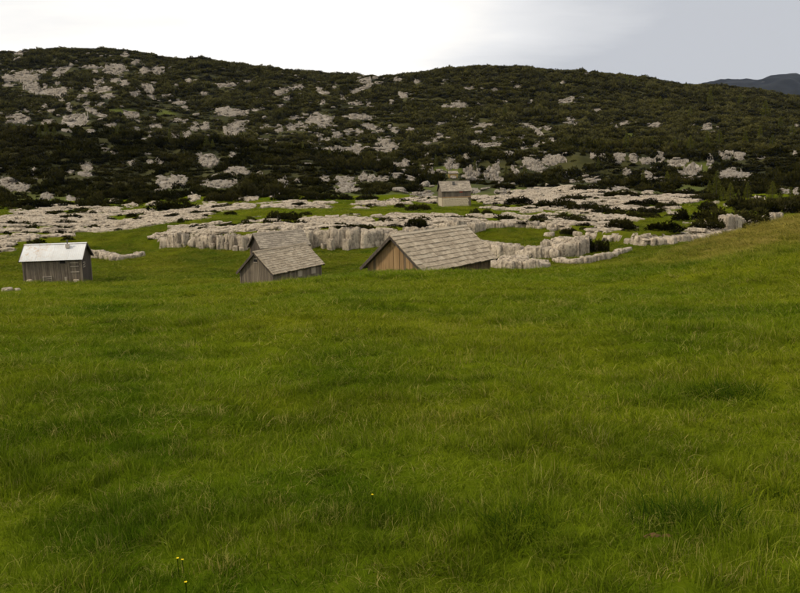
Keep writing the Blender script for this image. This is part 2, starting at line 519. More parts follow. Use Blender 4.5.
    wood('grey_plank', (0.125, 0.10, 0.073), (0.25, 0.205, 0.15), 'z', 0.5)
    wood('dark_plank', (0.05, 0.04, 0.032), (0.12, 0.096, 0.075), 'z', 0.4, (0.025, 0.02, 0.016))
    wood('brown_plank', (0.10, 0.07, 0.043), (0.21, 0.145, 0.085), 'z', 0.5)
    wood('new_plank', (0.27, 0.165, 0.075), (0.42, 0.275, 0.135), 'z', 0.5, (0.14, 0.085, 0.04))
    wood('pale_board', (0.30, 0.25, 0.19), (0.46, 0.40, 0.32), 'z', 0.3, (0.2, 0.165, 0.125))
    wood('shingle', (0.27, 0.218, 0.155), (0.50, 0.415, 0.30), 'x', 0.5, (0.19, 0.15, 0.10))
    wood('old_shingle', (0.21, 0.18, 0.138), (0.37, 0.315, 0.245), 'x', 0.45, (0.14, 0.117, 0.088))
    wood('beam', (0.07, 0.056, 0.044), (0.16, 0.13, 0.10), 'x', 0.3)
    # rusty galvanised sheet
    b = NB('sheet_metal'); o_ = b.objc()
    tc = b.n.new('ShaderNodeTexCoord'); sp = b.n.new('ShaderNodeSeparateXYZ')
    pos = b.geo(); b.l.new(pos, sp.inputs[0])
    bias = b.ramp(sp.outputs[0], -34.6, -38.4)
    r1 = b.noise(pos, 1.7, 5, 0.7); r2 = b.noise(pos, 6.5, 4, 0.7)
    rust = b.math('MULTIPLY', b.ramp(b.math('ADD', b.math('MULTIPLY', r1, 0.6), b.math('MULTIPLY', r2, 0.4)), 0.47, 0.66), b.math('ADD', 0.15, b.math('MULTIPLY', bias, 0.95)), True)
    c = b.mix(b.noise(pos, 1.1, 3, 0.6), (0.50, 0.50, 0.49), (0.70, 0.71, 0.70))
    c = b.mix(b.math('MULTIPLY', b.rnd(), 0.25), c, (0.45, 0.44, 0.42))
    c = b.mix(rust, c, b.mix(r2, (0.36, 0.20, 0.09), (0.50, 0.36, 0.21)))
    M['sheet_metal'] = b.finish(c, 0.6, b.bump(r1, 0.2, 0.02), 0.35)
    def plain(nm, c, rough=0.8, var=None):
        b = NB(nm); n = b.noise(b.geo(), 8, 4, .6)
        M[nm] = b.finish(b.mix(n, tuple(v * .75 for v in c), tuple(min(1, v * 1.25) for v in c)), rough)
    plain('black_gap', (0.012, 0.011, 0.010))
    plain('red_paint', (0.42, 0.06, 0.02))
    plain('whitewash', (0.46, 0.39, 0.27)); plain('masonry', (0.44, 0.39, 0.29))
    plain('yellow_board', (0.36, 0.255, 0.085)); plain('soil', (0.12, 0.062, 0.02)); plain('petal', (0.75, 0.55, 0.01))
    plain('chimney_block', (0.42, 0.38, 0.33)); plain('tin_pipe', (0.10, 0.095, 0.09), 0.5)
    b = NB('far_forest'); pos = b.geo()
    c = b.mix(b.ramp(b.noise(pos, 0.006, 6, 0.7), 0.35, 0.65), (0.006, 0.008, 0.007), (0.016, 0.018, 0.015))
    rk = b.ramp(b.noise(pos, 0.012, 5, 0.7, (1, 1, 1.6)), 0.70, 0.76)
    c = b.mix(rk, c, (0.22, 0.20, 0.165))
    M['far_forest'] = b.finish(c, 0.95)


mk_materials()

# ---------------------------------------------------------------- picture-derived layout of the rock
# outcrops on the mountainside: crop origin, then (cx, cy, w, h[, slant]) in quarter pixels
CROPS = [
    ((0, 30), [(75, 90, 50, 18), (60, 115, 25, 12), (100, 185, 110, 50), (130, 230, 70, 35), (210, 245, 150, 30), (25, 195, 40, 30), (170, 165, 40, 15),
     (255, 155, 90, 20, -20), (225, 180, 50, 15), (230, 213, 25, 18), (40, 220, 60, 12), (460, 155, 100, 45), (500, 103, 35, 12), (540, 130, 40, 20),
     (580, 165, 40, 35), (630, 163, 55, 32), (380, 170, 35, 20), (370, 150, 80, 12), (395, 210, 50, 30), (460, 200, 60, 15), (420, 237, 110, 22, -8),
     (345, 240, 30, 25), (500, 215, 40, 20, -20), (430, 265, 60, 20), (330, 265, 50, 15), (595, 240, 80, 34, 55), (540, 255, 50, 25, -25), (660, 265, 50, 12),
     (620, 215, 25, 12), (755, 203, 30, 20), (705, 215, 15, 15), (350, 295, 35, 15), (390, 300, 40, 12), (275, 310, 25, 30), (380, 330, 100, 22, 25),
     (205, 325, 25, 15), (110, 320, 30, 10), (70, 325, 20, 10), (300, 360, 130, 55), (75, 355, 100, 40), (190, 370, 60, 20), (440, 380, 70, 18),
     (360, 405, 45, 15), (265, 405, 35, 10), (520, 340, 70, 35), (610, 350, 35, 15), (720, 290, 60, 20), (740, 308, 30, 10), (710, 365, 60, 15),
     (780, 385, 40, 40), (625, 383, 60, 14), (600, 415, 18, 40), (540, 400, 40, 12), (700, 415, 40, 30), (740, 420, 50, 25), (570, 435, 40, 10),
     (635, 430, 40, 10), (245, 280, 30, 12), (180, 305, 30, 15),
     (530, 533, 35, 20), (600, 530, 30, 12), (640, 527, 30, 25), (420, 480, 25, 12), (455, 493, 25, 12), (345, 547, 50, 30), (280, 567, 35, 14),
     (135, 570, 25, 30), (345, 580, 60, 15), (790, 505, 25, 30), (755, 518, 20, 10), (590, 495, 30, 10), (720, 585, 40, 10), (640, 587, 20, 8), (75, 537, 20, 10)]),
    ((200, 40), [(105, 180, 90, 18), (20, 215, 40, 12), (195, 165, 40, 10, -15), (345, 200, 130, 26, -20), (400, 187, 35, 25), (310, 210, 40, 20),
     (490, 208, 60, 20, 15), (488, 250, 30, 20), (570, 230, 30, 25), (660, 163, 50, 25), (700, 150, 30, 12), (645, 195, 90, 15, -15), (715, 172, 30, 10),
     (610, 205, 25, 20), (615, 253, 60, 15), (675, 257, 25, 20), (790, 160, 30, 15), (765, 257, 20, 12), (120, 290, 140, 32), (220, 280, 30, 12),
     (250, 270, 18, 18), (320, 265, 40, 8), (480, 322, 120, 55), (385, 310, 70, 14, -10), (365, 345, 45, 35), (405, 345, 45, 35), (315, 355, 35, 30),
     (255, 345, 45, 18), (145, 350, 100, 50, -15), (20, 345, 40, 30), (640, 308, 130, 22), (680, 348, 90, 25, 10), (635, 368, 35, 20), (780, 362, 40, 16),
     (720, 365, 30, 15), (550, 380, 40, 25), (590, 370, 30, 25), (480, 395, 25, 30), (510, 398, 30, 12), (560, 435, 180, 20), (630, 435, 45, 50),
     (745, 425, 100, 45), (710, 475, 30, 30), (720, 395, 30, 18), (785, 500, 40, 15), (265, 403, 20, 10), (240, 400, 15, 12), (300, 405, 12, 15),
     (770, 290, 25, 10), (340, 175, 15, 10), (535, 190, 20, 15), (545, 175, 15, 10), (345, 235, 30, 15), (110, 375, 30, 15),
     (35, 480, 80, 60), (130, 460, 30, 20), (150, 525, 100, 30), (20, 570, 40, 30), (100, 575, 120, 30), (330, 565, 40, 45), (390, 565, 30, 15),
     (580, 555, 80, 20), (580, 578, 80, 25), (655, 550, 40, 35), (685, 555, 30, 35), (730, 555, 50, 20), (785, 548, 30, 12), (505, 550, 30, 15, 30),
     (405, 497, 15, 10), (240, 533, 20, 10)]),
    ((400, 50), [(65, 128, 30, 14), (180, 125, 15, 8), (15, 183, 40, 20), (280, 155, 80, 6), (380, 160, 30, 10), (472, 147, 30, 16), (650, 130, 20, 12),
     (750, 90, 25, 10), (220, 222, 110, 18), (315, 218, 15, 8), (425, 203, 22, 8), (527, 208, 16, 10), (585, 228, 12, 10), (670, 203, 80, 18, -10),
     (785, 243, 35, 10), (215, 268, 25, 10), (265, 265, 30, 8), (300, 265, 25, 8), (335, 302, 80, 16), (335, 325, 14, 8), (500, 300, 50, 18),
     (550, 325, 70, 22, 35), (590, 312, 30, 18), (680, 285, 50, 25), (705, 298, 20, 15), (610, 360, 40, 20), (605, 380, 25, 15), (160, 295, 60, 8, -15),
     (40, 320, 30, 14), (145, 360, 30, 20), (170, 345, 30, 8), (205, 360, 15, 20), (70, 345, 14, 30), (300, 370, 50, 25), (350, 380, 90, 18),
     (390, 375, 40, 20), (430, 350, 18, 18), (375, 352, 20, 14), (400, 350, 12, 10), (485, 352, 30, 12), (545, 378, 35, 22), (500, 390, 40, 14),
     (440, 415, 40, 20), (260, 380, 20, 30), (110, 372, 40, 14), (105, 422, 25, 14), (760, 305, 15, 10), (715, 385, 15, 20), (775, 430, 30, 20),
     (20, 455, 40, 40), (205, 455, 70, 45), (290, 490, 80, 60), (130, 490, 40, 20), (370, 490, 70, 60), (390, 450, 20, 25), (460, 490, 40, 40),
     (530, 460, 90, 40), (600, 445, 60, 40), (640, 440, 50, 30), (560, 480, 60, 15), (40, 515, 40, 20), (85, 465, 30, 20), (265, 430, 30, 25),
     (400, 520, 40, 25), (650, 510, 20, 20), (760, 520, 80, 20), (700, 525, 60, 10)]),
    ((600, 50), [(158, 216, 14, 12), (145, 228, 20, 8), (320, 228, 14, 14), (365, 262, 16, 20), (100, 293, 45, 18), (45, 293, 20, 8), (225, 300, 60, 25),
     (355, 297, 12, 10), (375, 300, 10, 12), (430, 307, 45, 28), (475, 305, 10, 10), (265, 330, 15, 8), (790, 297, 15, 18), (770, 335, 25, 10),
     (188, 383, 16, 10), (65, 310, 12, 15), (10, 430, 25, 30), (75, 435, 50, 40), (135, 440, 40, 30), (190, 445, 60, 30), (240, 430, 40, 50),
     (310, 455, 80, 30), (370, 475, 70, 50), (340, 490, 60, 20), (440, 440, 30, 50), (500, 420, 60, 35), (560, 428, 50, 30), (640, 433, 40, 10),
     (785, 415, 35, 20), (540, 497, 130, 25), (490, 505, 40, 20), (110, 490, 35, 25), (200, 505, 70, 25, 25), (235, 530, 60, 15), (180, 490, 40, 15),
     (320, 490, 20, 15), (740, 565, 50, 20), (785, 565, 25, 25)]),
    ((0, 160), [(690, 88, 120, 45), (190, 145, 60, 30), (290, 155, 60, 20), (460, 165, 60, 20), (520, 182, 60, 20), (610, 175, 70, 18), (780, 150, 50, 30), (70, 205, 80, 16), (60, 105, 120, 44, 15), (20, 85, 50, 30)]),
    ((200, 160), [(150, 45, 90, 30), (70, 100, 80, 30), (190, 155, 90, 20), (300, 135, 60, 30), (500, 75, 40, 20), (590, 120, 110, 20), (770, 165, 60, 16), (40, 175, 60, 12)]),
    ((400, 160), [(90, 140, 90, 20), (300, 125, 40, 20), (420, 130, 80, 20), (560, 125, 60, 20), (700, 120, 70, 24)]),
    ((600, 160), [(540, 60, 130, 25), (630, 155, 60, 20), (340, 150, 80, 20), (290, 215, 50, 18), (460, 172, 40, 12), (510, 182, 30, 12), (60, 115, 90, 20, -10), (360, 270, 60, 20, -15), (80, 250, 60, 20)]),
]
PATCH = []
for (ox, oy), L_ in CROPS:
    for p in L_:
        sl = p[4] if len(p) > 4 else 0
        PATCH.append((ox + p[0] / 4, oy + p[1] / 4, p[2] / 4, p[3] / 4, math.radians(sl)))
PATCH = np.array(PATCH)


def patch_field(px, py, grow=1.0, down=0.0):
    """1 inside an outcrop's outline, falling to 0 outside"""
    r = np.zeros(len(px))
    for cx, cy, w, h, a in PATCH:
        c, s = math.cos(a), math.sin(a)
        rad = max(w, h) * grow
        k = np.where((abs(px - cx) < rad + 3) & (abs(py - cy) < rad + 3 + down))[0]
        if not len(k): continue
        dx = px[k] - cx; dy = py[k] - cy - down * .5
        u = (dx * c + dy * s) / (w * .5 * grow); v = (-dx * s + dy * c) / ((h * .5) * grow + down * .5)
        r[k] = np.maximum(r[k], np.clip(1.5 - np.sqrt(u * u + v * v) * 1.0, 0, 1))
    return r


PAVE = [
    [(-60, 222), (0, 217), (25, 213), (55, 204), (80, 207), (105, 207), (130, 210), (160, 212), (200, 213), (215, 212), (200, 222), (175, 222), (150, 226),
     (125, 228), (100, 232), (75, 231), (70, 240), (50, 242), (30, 245), (0, 252), (-60, 256)],
    [(158, 240), (170, 229), (210, 223), (250, 219), (290, 217), (340, 216), (400, 216), (445, 217), (500, 216), (560, 215), (610, 219), (640, 232),
     (620, 238), (600, 233), (560, 225), (470, 225), (430, 229), (400, 233), (250, 233), (200, 237), (165, 245)],
    [(250, 206), (290, 203), (330, 203), (335, 208), (290, 208)],
    [(470, 198), (500, 196), (530, 190), (580, 187), (600, 190), (640, 194), (690, 197), (700, 201), (675, 206), (660, 218), (635, 222), (600, 218), (560, 212), (500, 212), (485, 206)],
    [(395, 198), (438, 198), (438, 203), (400, 205)],
    [(150, 213), (200, 207), (245, 205), (250, 208), (220, 213), (200, 219), (160, 222)],
    [(620, 236), (655, 235), (690, 230), (715, 222), (735, 218), (740, 232), (700, 240), (650, 244)],
    [(345, 204), (400, 199), (400, 205), (360, 208)],
]


def in_poly(px, py, poly):
    r = np.zeros(len(px), bool); n = len(poly)
    for i in range(n):
        x0, y0 = poly[i]; x1, y1 = poly[(i + 1) % n]
        if y0 == y1: continue
        c = ((y0 > py) != (y1 > py)) & (px < (x1 - x0) * (py - y0) / (y1 - y0) + x0)
        r ^= c
    return r


def PGAP(X, D):
    return fbm(X / 9, D / 4.5, seed=33, octs=3) + .16


def pave_mask(P):
    px, py = project(P)
    px = px + 6.0 * fbm(P[:, 0] / 4, P[:, 1] / 6, seed=21, octs=3); py = py + 2.0 * fbm(P[:, 0] / 4, P[:, 1] / 6, seed=23, octs=3)
    r = np.zeros(len(px), bool)
    for k, poly in enumerate(PAVE):
        r |= in_poly(px, py, poly)
    return r & (P[:, 1] > 95)


# ---------------------------------------------------------------- the ground sheets
def sheet(name, ys, ncol, half, mat):
    ys = np.asarray(ys, float)
    u = np.linspace(-1, 1, ncol)
    X = u[None, :] * half(ys)[:, None]; Y = np.repeat(ys[:, None], ncol, 1)
    Z = ground_z(X, Y)
    V = np.stack([X, Y, Z], -1).reshape(-1, 3)
    i = np.arange(len(ys) - 1)[:, None] * ncol + np.arange(ncol - 1)[None, :]
    i = i.ravel()
    Q = np.stack([i, i + 1, i + 1 + ncol, i + ncol], 1)
    m = mesh_np(V, Q, None, name, True)
    o = obj(name, m, mat)
    o['kind'] = 'structure'
    return o, V


hw = lambda y: 24 + 0.82 * np.maximum(y, 0)
Y1, Y2 = 92.0, 222.0
ys = np.concatenate([np.arange(-30, 2, 1.0), np.arange(2, 20, 0.18), np.arange(20, 50, 0.3), np.arange(50, Y1, 0.6), [Y1]])
meadow, V = sheet('meadow', ys, 420, hw, M['turf'])
fattr(meadow.data, 'rock', np.zeros(len(V))); fattr(meadow.data, 'moor', smooth((V[:, 1] - 70) / 20) * .5)
ys = np.concatenate([np.arange(Y1, 132, 0.35), np.arange(132, Y2, 0.8), [Y2]])
valley, V = sheet('valley_floor', ys, 620, hw, M['turf'])
pm = pave_mask(V).astype(float) * np.clip(.5 + PGAP(V[:, 0], V[:, 1]) * 2, 0, 1); fattr(valley.data, 'rock', pm)
_vx, _vy = project(V)
fattr(valley.data, 'moor', np.where(_vy > 246, .9, .25))
ys = np.concatenate([np.arange(Y2, 420, 1.3), np.arange(420, 680, 2.2), np.arange(680, 950, 12), [950]])
mountain, V = sheet('mountainside', ys, 640, hw, M['heath'])
px_, py_ = project(V)
fattr(mountain.data, 'rock', np.maximum(patch_field(px_, py_, 0.85), pave_mask(V) * .9))
GREEN = [(160, 193, 20, 5), (165, 194, 28, 6), (700, 167, 26, 8), (630, 136, 12, 6), (120, 112, 30, 7), (165, 113, 20, 5), (420, 200, 60, 6), (445, 187, 60, 8), (450, 170, 30, 10), (690, 190, 30, 8), (60, 200, 60, 5), (350, 186, 24, 4), (590, 190, 40, 8), (510, 190, 40, 5)]
gr = np.zeros(len(V))
for cx, cy, w, h in GREEN:
    gr = np.maximum(gr, np.clip(1.6 - np.sqrt(((px_ - cx) / w * 2) ** 2 + ((py_ - cy) / h * 2) ** 2), 0, 1))
fattr(mountain.data, 'green', np.maximum(gr, (1 - smooth((V[:, 1] - 222) / 25)) * .8))

# far range behind the right shoulder
fx = np.linspace(500, 2300, 150); fy = np.linspace(900, 4200, 90)
FXg, FYg = np.meshgrid(fx, fy)
cpx = np.array([400, 600, 690, 715, 724, 735, 752, 765, 777, 787, 800, 830, 900, 1000, 1150]); cpy = np.array([120, 108, 92, 86.5, 82.5, 81.5, 82.5, 82, 79.5, 77.5, 77, 79, 84, 95, 110])
cz = at(cpx.astype(float), cpy.astype(float), np.full(len(cpx), 3000.0)); 
crest = np.interp(FXg / np.maximum(FYg, 1) * 3000, cz[:, 0], cz[:, 2])
prof = np.where(FYg < 3000, smooth((FYg - 1700) / 1300), 1 - .6 * smooth((FYg - 3000) / 1200))
FZ = -60 + (crest + 60) * prof + 26 * fbm(FXg / 180, FYg / 180, seed=40, octs=5) * smooth((FYg - 1500) / 600) * np.where(abs(FYg - 3000) < 150, .8, 1)
nc = len(fx); i = (np.arange(len(fy) - 1)[:, None] * nc + np.arange(nc - 1)[None, :]).ravel()
far = obj('far_mountain', mesh_np(np.stack([FXg, FYg, FZ], -1).reshape(-1, 3), np.stack([i, i + 1, i + 1 + nc, i + nc], 1), None, 'far_mountain', False), M['far_forest'])
far['kind'] = 'structure'


# ---------------------------------------------------------------- scatter by geometry nodes
SRC = bpy.data.collections.new('sources')


def scatter(name, variants, P, rot, scl, idx, label, cat):
    c = bpy.data.collections.new(name + '_source')
    for k, (me, mat) in enumerate(variants):
        if not me.materials: me.materials.append(mat)
        o = bpy.data.objects.new('%s_piece_%02d' % (name, k), me); c.objects.link(o)
    m = bpy.data.meshes.new(name); m.vertices.add(len(P)); m.vertices.foreach_set('co', np.asarray(P, np.float32).ravel())
    a = m.attributes.new('rot', 'FLOAT_VECTOR', 'POINT'); a.data.foreach_set('vector', np.asarray(rot, np.float32).ravel())
    a = m.attributes.new('scl', 'FLOAT_VECTOR', 'POINT'); a.data.foreach_set('vector', np.asarray(scl, np.float32).ravel())
    a = m.attributes.new('idx', 'INT', 'POINT'); a.data.foreach_set('value', np.asarray(idx, np.int32))
    m.materials.append(variants[0][1])
    m.update()
    o = obj(name, m)
    g = bpy.data.node_groups.new(name, 'GeometryNodeTree')
    g.interface.new_socket('Geometry', in_out='INPUT', socket_type='NodeSocketGeometry')
    g.interface.new_socket('Geometry', in_out='OUTPUT', socket_type='NodeSocketGeometry')
    N = g.nodes; L = g.links
    gi = N.new('NodeGroupInput'); go = N.new('NodeGroupOutput')
    ip = N.new('GeometryNodeInstanceOnPoints'); ci = N.new('GeometryNodeCollectionInfo')
    ci.inputs['Collection'].default_value = c; ci.inputs['Separate Children'].default_value = True; ci.inputs['Reset Children'].default_value = True

    def na(t, nm):
        x = N.new('GeometryNodeInputNamedAttribute'); x.data_type = t; x.inputs['Name'].default_value = nm; return x.outputs['Attribute']
    er = N.new('FunctionNodeEulerToRotation'); L.new(na('FLOAT_VECTOR', 'rot'), er.inputs[0])
    L.new(gi.outputs[0], ip.inputs['Points']); L.new(ci.outputs[0], ip.inputs['Instance'])
    ip.inputs['Pick Instance'].default_value = True
    L.new(na('INT', 'idx'), ip.inputs['Instance Index']); L.new(er.outputs[0], ip.inputs['Rotation']); L.new(na('FLOAT_VECTOR', 'scl'), ip.inputs['Scale'])
    L.new(ip.outputs[0], go.inputs[0])
    md = o.modifiers.new('scatter', 'NODES'); md.node_group = g
    tag(o, label, cat, kind='stuff')
    return o


# ---------------------------------------------------------------- rock meshes
def cube_sphere(n):
    lin = np.linspace(-1, 1, n + 1); V = []; Q = []; key = {}
    def vid(p):
        k = tuple(np.round(p, 5))
        if k not in key: key[k] = len(V); V.append(p)
        return key[k]
    for ax in range(3):
        for sg in (-1, 1):
            for i in range(n):
                for j in range(n):
                    c = []
                    for a, b in ((i, j), (i + 1, j), (i + 1, j + 1), (i, j + 1)):
                        p = np.zeros(3); p[ax] = sg; p[(ax + 1) % 3] = lin[a]; p[(ax + 2) % 3] = lin[b]
                        c.append(vid(p))
                    Q.append(c if sg > 0 else c[::-1])
    return np.array(V), np.array(Q)


CS = {n: cube_sphere(n) for n in (3, 4, 6, 8)}


def rock_shape(n, seed, flute=0.0, rough=0.1, bevels=9, taper=0.1):
    """unit rock cut by tilted joint planes: x,y in [-.5,.5], z in [0,1]"""
    rg = np.random.default_rng(seed)
    V, Q = CS[n]; V = V.copy()
    d = V / np.linalg.norm(V, axis=1)[:, None]
    N = []; K = []
    for ax in range(3):
        for sg in (-1, 1):
            v = np.zeros(3); v[ax] = sg; N.append(v + rg.normal(0, .13, 3)); K.append(rg.uniform(.42, .5))
    for k in range(bevels):
        v = rg.normal(0, 1, 3); N.append(v); K.append(rg.uniform(.48, .68))
    N = np.array(N); N /= np.linalg.norm(N, axis=1)[:, None]; K = np.array(K)
    dots = d @ N.T
    r = np.where(dots > 1e-3, K[None, :] / np.maximum(dots, 1e-3), 9).min(1)
    V = d * np.minimum(r, .85)[:, None]
    o = seed * 13.7
    V *= (1 + rough * fbm(V[:, 0] * 5 + o, V[:, 1] * 5, V[:, 2] * 5 + o, seed=seed, octs=2))[:, None]
    if flute:
        ph = np.arctan2(V[:, 1], V[:, 0])
        f = np.abs(vnoise(ph * 3.0 + o, V[:, 2] * .8, seed=seed + 9)); f = 1 - np.clip(f * 3.2, 0, 1)
        V[:, :2] *= (1 - flute * f * np.clip(V[:, 2] + .9, .2, 1))[:, None]
    V[:, :2] *= (1 - taper * (V[:, 2:3] + .5))
    V[:, 2] += .5
    return V, Q


def wall_block(seed, npt=76, lev=6):
    """solution-fluted block: rounded rectangle in plan, grooves of uneven depth, ragged top"""
    rg = np.random.default_rng(seed)
    th = np.arange(npt) / npt * 6.28318 + rg.uniform(-.3, .3, npt) * 6.28 / npt
    p = 11.0
    r = 1 / (np.abs(np.cos(th)) ** p + np.abs(np.sin(th)) ** p) ** (1 / p) * .5
    g = np.zeros(npt)
    k = rg.integers(0, 3)
    while k < npt:                                       # grooves at uneven spacing
        g[k] = rg.choice((rg.uniform(.015, .05), rg.uniform(.03, .12)))
        k += int(rg.integers(2, 4))
    base = rg.normal(0, .02, npt)
    top = 1 + .06 * vnoise(th * 1.6 + seed, th * 0, seed=seed) + rg.normal(0, .025, npt) - g * .5
    V = []
    for L in range(lev):
        f = L / (lev - 1); z = f * top
        out = r * (1 - .06 * f - g * (.45 + .55 * f) + base + .02 * rg.normal(0, 1, npt)) * (1 - (.045 if L == lev - 1 else 0))
        V.append(np.stack([np.cos(th) * out, np.sin(th) * out, z], 1))
    V.append(np.stack([np.cos(th) * r * .5, np.sin(th) * r * .5, top * .98 + rg.normal(0, .04, npt)], 1))
    V = np.concatenate(V + [np.array([[0, 0, 1.0 + rg.normal(0, .04)]])])
    i = np.arange(npt); j = (i + 1) % npt
    Q = np.concatenate([np.stack([L * npt + i, L * npt + j, (L + 1) * npt + j, (L + 1) * npt + i], 1) for L in range(lev)])
    c = len(V) - 1
    T = np.stack([lev * npt + i, lev * npt + j, np.full(npt, c)], 1)
    return mesh_np(V, Q, T, 'rock_block')


BLOCKS = [wall_block(100 + k) for k in range(16)]
SLABS = [mesh_np(*rock_shape(4, 200 + k, 0.10, 0.05, 5, 0.08), None, 'rock_slab') for k in range(8)]
CRAGS = [rock_shape(3, 300 + k, 0.08, 0.09, 8, 0.10) for k in range(10)]
for me in BLOCKS + SLABS: me.materials.append(M['limestone'])

# crags on the mountainside: parts of it, each a few broken blocks in one mesh
lump_px = []; owner = []; lump_sz = []
for k, (cx, cy, w, h, a) in enumerate(PATCH):
    cliff = cx > 395 and 150 < cy < 181 and h > 4.5
    n = int(np.clip(w * h / (2.8 if not cliff else 3.2) + 3, 4, 80))
    c, s = math.cos(a), math.sin(a)
    for j in range(max(2, n // 3)):
        while True:
            u, v = random.uniform(-1, 1), random.uniform(-1, 1)
            if u * u + v * v < 1: break
        u *= .46 * w; v *= .46 * h
        lump_px.append((cx + u * c - v * s, cy + u * s + v * c + h * .15)); owner.append(k)
        lump_sz.append((random.choice((random.uniform(1.2, 2.6), random.uniform(2.5, 6.0))) + .05 * w, random.uniform(.6, 1.8) + .05 * h) if not cliff else (random.uniform(1.6, 4.0), random.uniform(.18, .38) * h))
LP = hit([p[0] for p in lump_px], [p[1] for p in lump_px], 132)
owner = np.array(owner)
_cx = []; _cy = []
for (cx, cy, w, h, a) in PATCH:
    c, s_ = math.cos(a), math.sin(a)
    for u, v in ((-.56, -.62), (.56, -.62), (.56, .66), (-.56, .66)):
        _cx.append(cx + u * w * c - v * h * s_); _cy.append(cy + u * w * s_ + v * h * c)
CORN = hit(_cx, _cy, 132).reshape(-1, 4, 3)


def rock_sheet(k):
    """broken bedding slabs that follow the slope inside one outcrop's outline"""
    cx, cy, w, h, a = PATCH[k]; C4 = CORN[k]
    if np.isnan(C4).any() or np.ptp(C4[:, 1]) > 140: return None
    nu = int(np.clip(w / .55, 8, 70)); nv = int(np.clip(h / .42, 7, 46))
    U, Vv = np.meshgrid(np.linspace(0, 1, nu), np.linspace(0, 1, nv))
    B = ((1 - U) * (1 - Vv))[..., None] * C4[0] + (U * (1 - Vv))[..., None] * C4[1] + (U * Vv)[..., None] * C4[2] + ((1 - U) * Vv)[..., None] * C4[3]
    X, Y = B[..., 0], B[..., 1]
    pu = (U - .5) * w * 1.12; pv = (Vv - .5) * h * 1.28
    wu = pu + 1.1 * vnoise(pu / 4 + k * 7.1, pv / 3, seed=50); wv = pv + .8 * vnoise(pu / 5, pv / 3 + k * 3.3, seed=51)
    hh = 0
    for q, (su, sv, am) in enumerate(((7.5, 2.6, 1.0), (3.2, 1.5, .8))):
        row = np.floor(wv / sv); col = np.floor(wu / su + .5 * _hash(row, row * 0, row * 0, 90 + k + q))
        hh = hh + am * _hash(col, row, row * 0 + k, 60 + q)
    r = np.sqrt((pu / (w * .5)) ** 2 + (pv / (h * .5)) ** 2) + .42 * fbm(pu / 5 + k * 5.7, pv / 2.6, seed=52, octs=3)
    ppm = float(C4[:, 1].mean()) / F
    cl = cx > 395 and 150 < cy < 181
    Z = ground_z(X, Y) + (hh * (1.5 if cl else 1.05) - .25) * ppm
    out = (r > 1.0) | (hh < .42)
    Z = np.where(out, ground_z(X, Y) - 1.2, Z)
    i = (np.arange(nv - 1)[:, None] * nu + np.arange(nu - 1)[None, :]).ravel()
    Q = np.stack([i, i + nu, i + nu + 1, i + 1], 1)
    of = out.ravel()
    Q = Q[~(of[Q].all(1))]
    if not len(Q): return None
    used = np.unique(Q); mp = np.full(nu * nv, -1); mp[used] = np.arange(len(used))
    return np.stack([X, Y, Z], -1).reshape(-1, 3)[used], mp[Q]


for k in range(len(PATCH)):
    Vs, Qs = [], []; nv = 0
    for j in np.where(owner == k)[0]:
        p = LP[j]
        if np.isnan(p[0]): continue
        ppm = p[1] / F
        sx = lump_sz[j][0] * ppm; sz = lump_sz[j][1] * ppm; sy = random.uniform(.45, .8) * max(sx, sz)
        V0, Q0 = random.choice(CRAGS); an = random.gauss(0, .22) - PATCH[k][4] * .8 + random.choice((0, math.pi))
        ca, sa = math.cos(an), math.sin(an)
        W = V0 * np.array([sx, sy, sz * 1.5])
        W = np.stack([W[:, 0] * ca - W[:, 1] * sa, W[:, 0] * sa + W[:, 1] * ca, W[:, 2]], 1)
        W[:, 2] += .25 * W[:, 0] * random.uniform(-1, 1)
        W = W + np.array([p[0], p[1] + sy * .3, ground_z(p[0], p[1]) - sz * .5])
        Vs.append(W); Qs.append(Q0 + nv); nv += len(W)
    rs = rock_sheet(k)
    if rs is not None:
        Vs.append(rs[0]); Qs.append(rs[1] + nv); nv += len(rs[0])
    if nv:
        c0 = np.concatenate(Vs); ctr = c0.mean(0)
        o = obj('rock_outcrop', mesh_np(c0 - ctr, np.concatenate(Qs), None, 'rock_outcrop'), M['crag'] if ctr[1] > Y2 else M['limestone'], mountain if ctr[1] > Y2 else valley, loc=ctr)


# ---------------------------------------------------------------- limestone ledges
def ledge(name, label, rows, cat='rock ledge', broken=0.0):
    """rows: list of (x, y, z_bottom, width, depth, height, yaw)"""
    c = np.mean([r[:3] for r in rows], 0)
    t = thing(name, label, cat, tuple(c))
    for (x, y, z, w, d, h, a) in rows:
        obj('rock_block', random.choice(SLABS if random.random() < broken else BLOCKS), None, t, (x - c[0], y - c[1], z - c[2]), (random.uniform(-.06, .06), random.uniform(-.06, .06), a), (w, d, h))
    return t


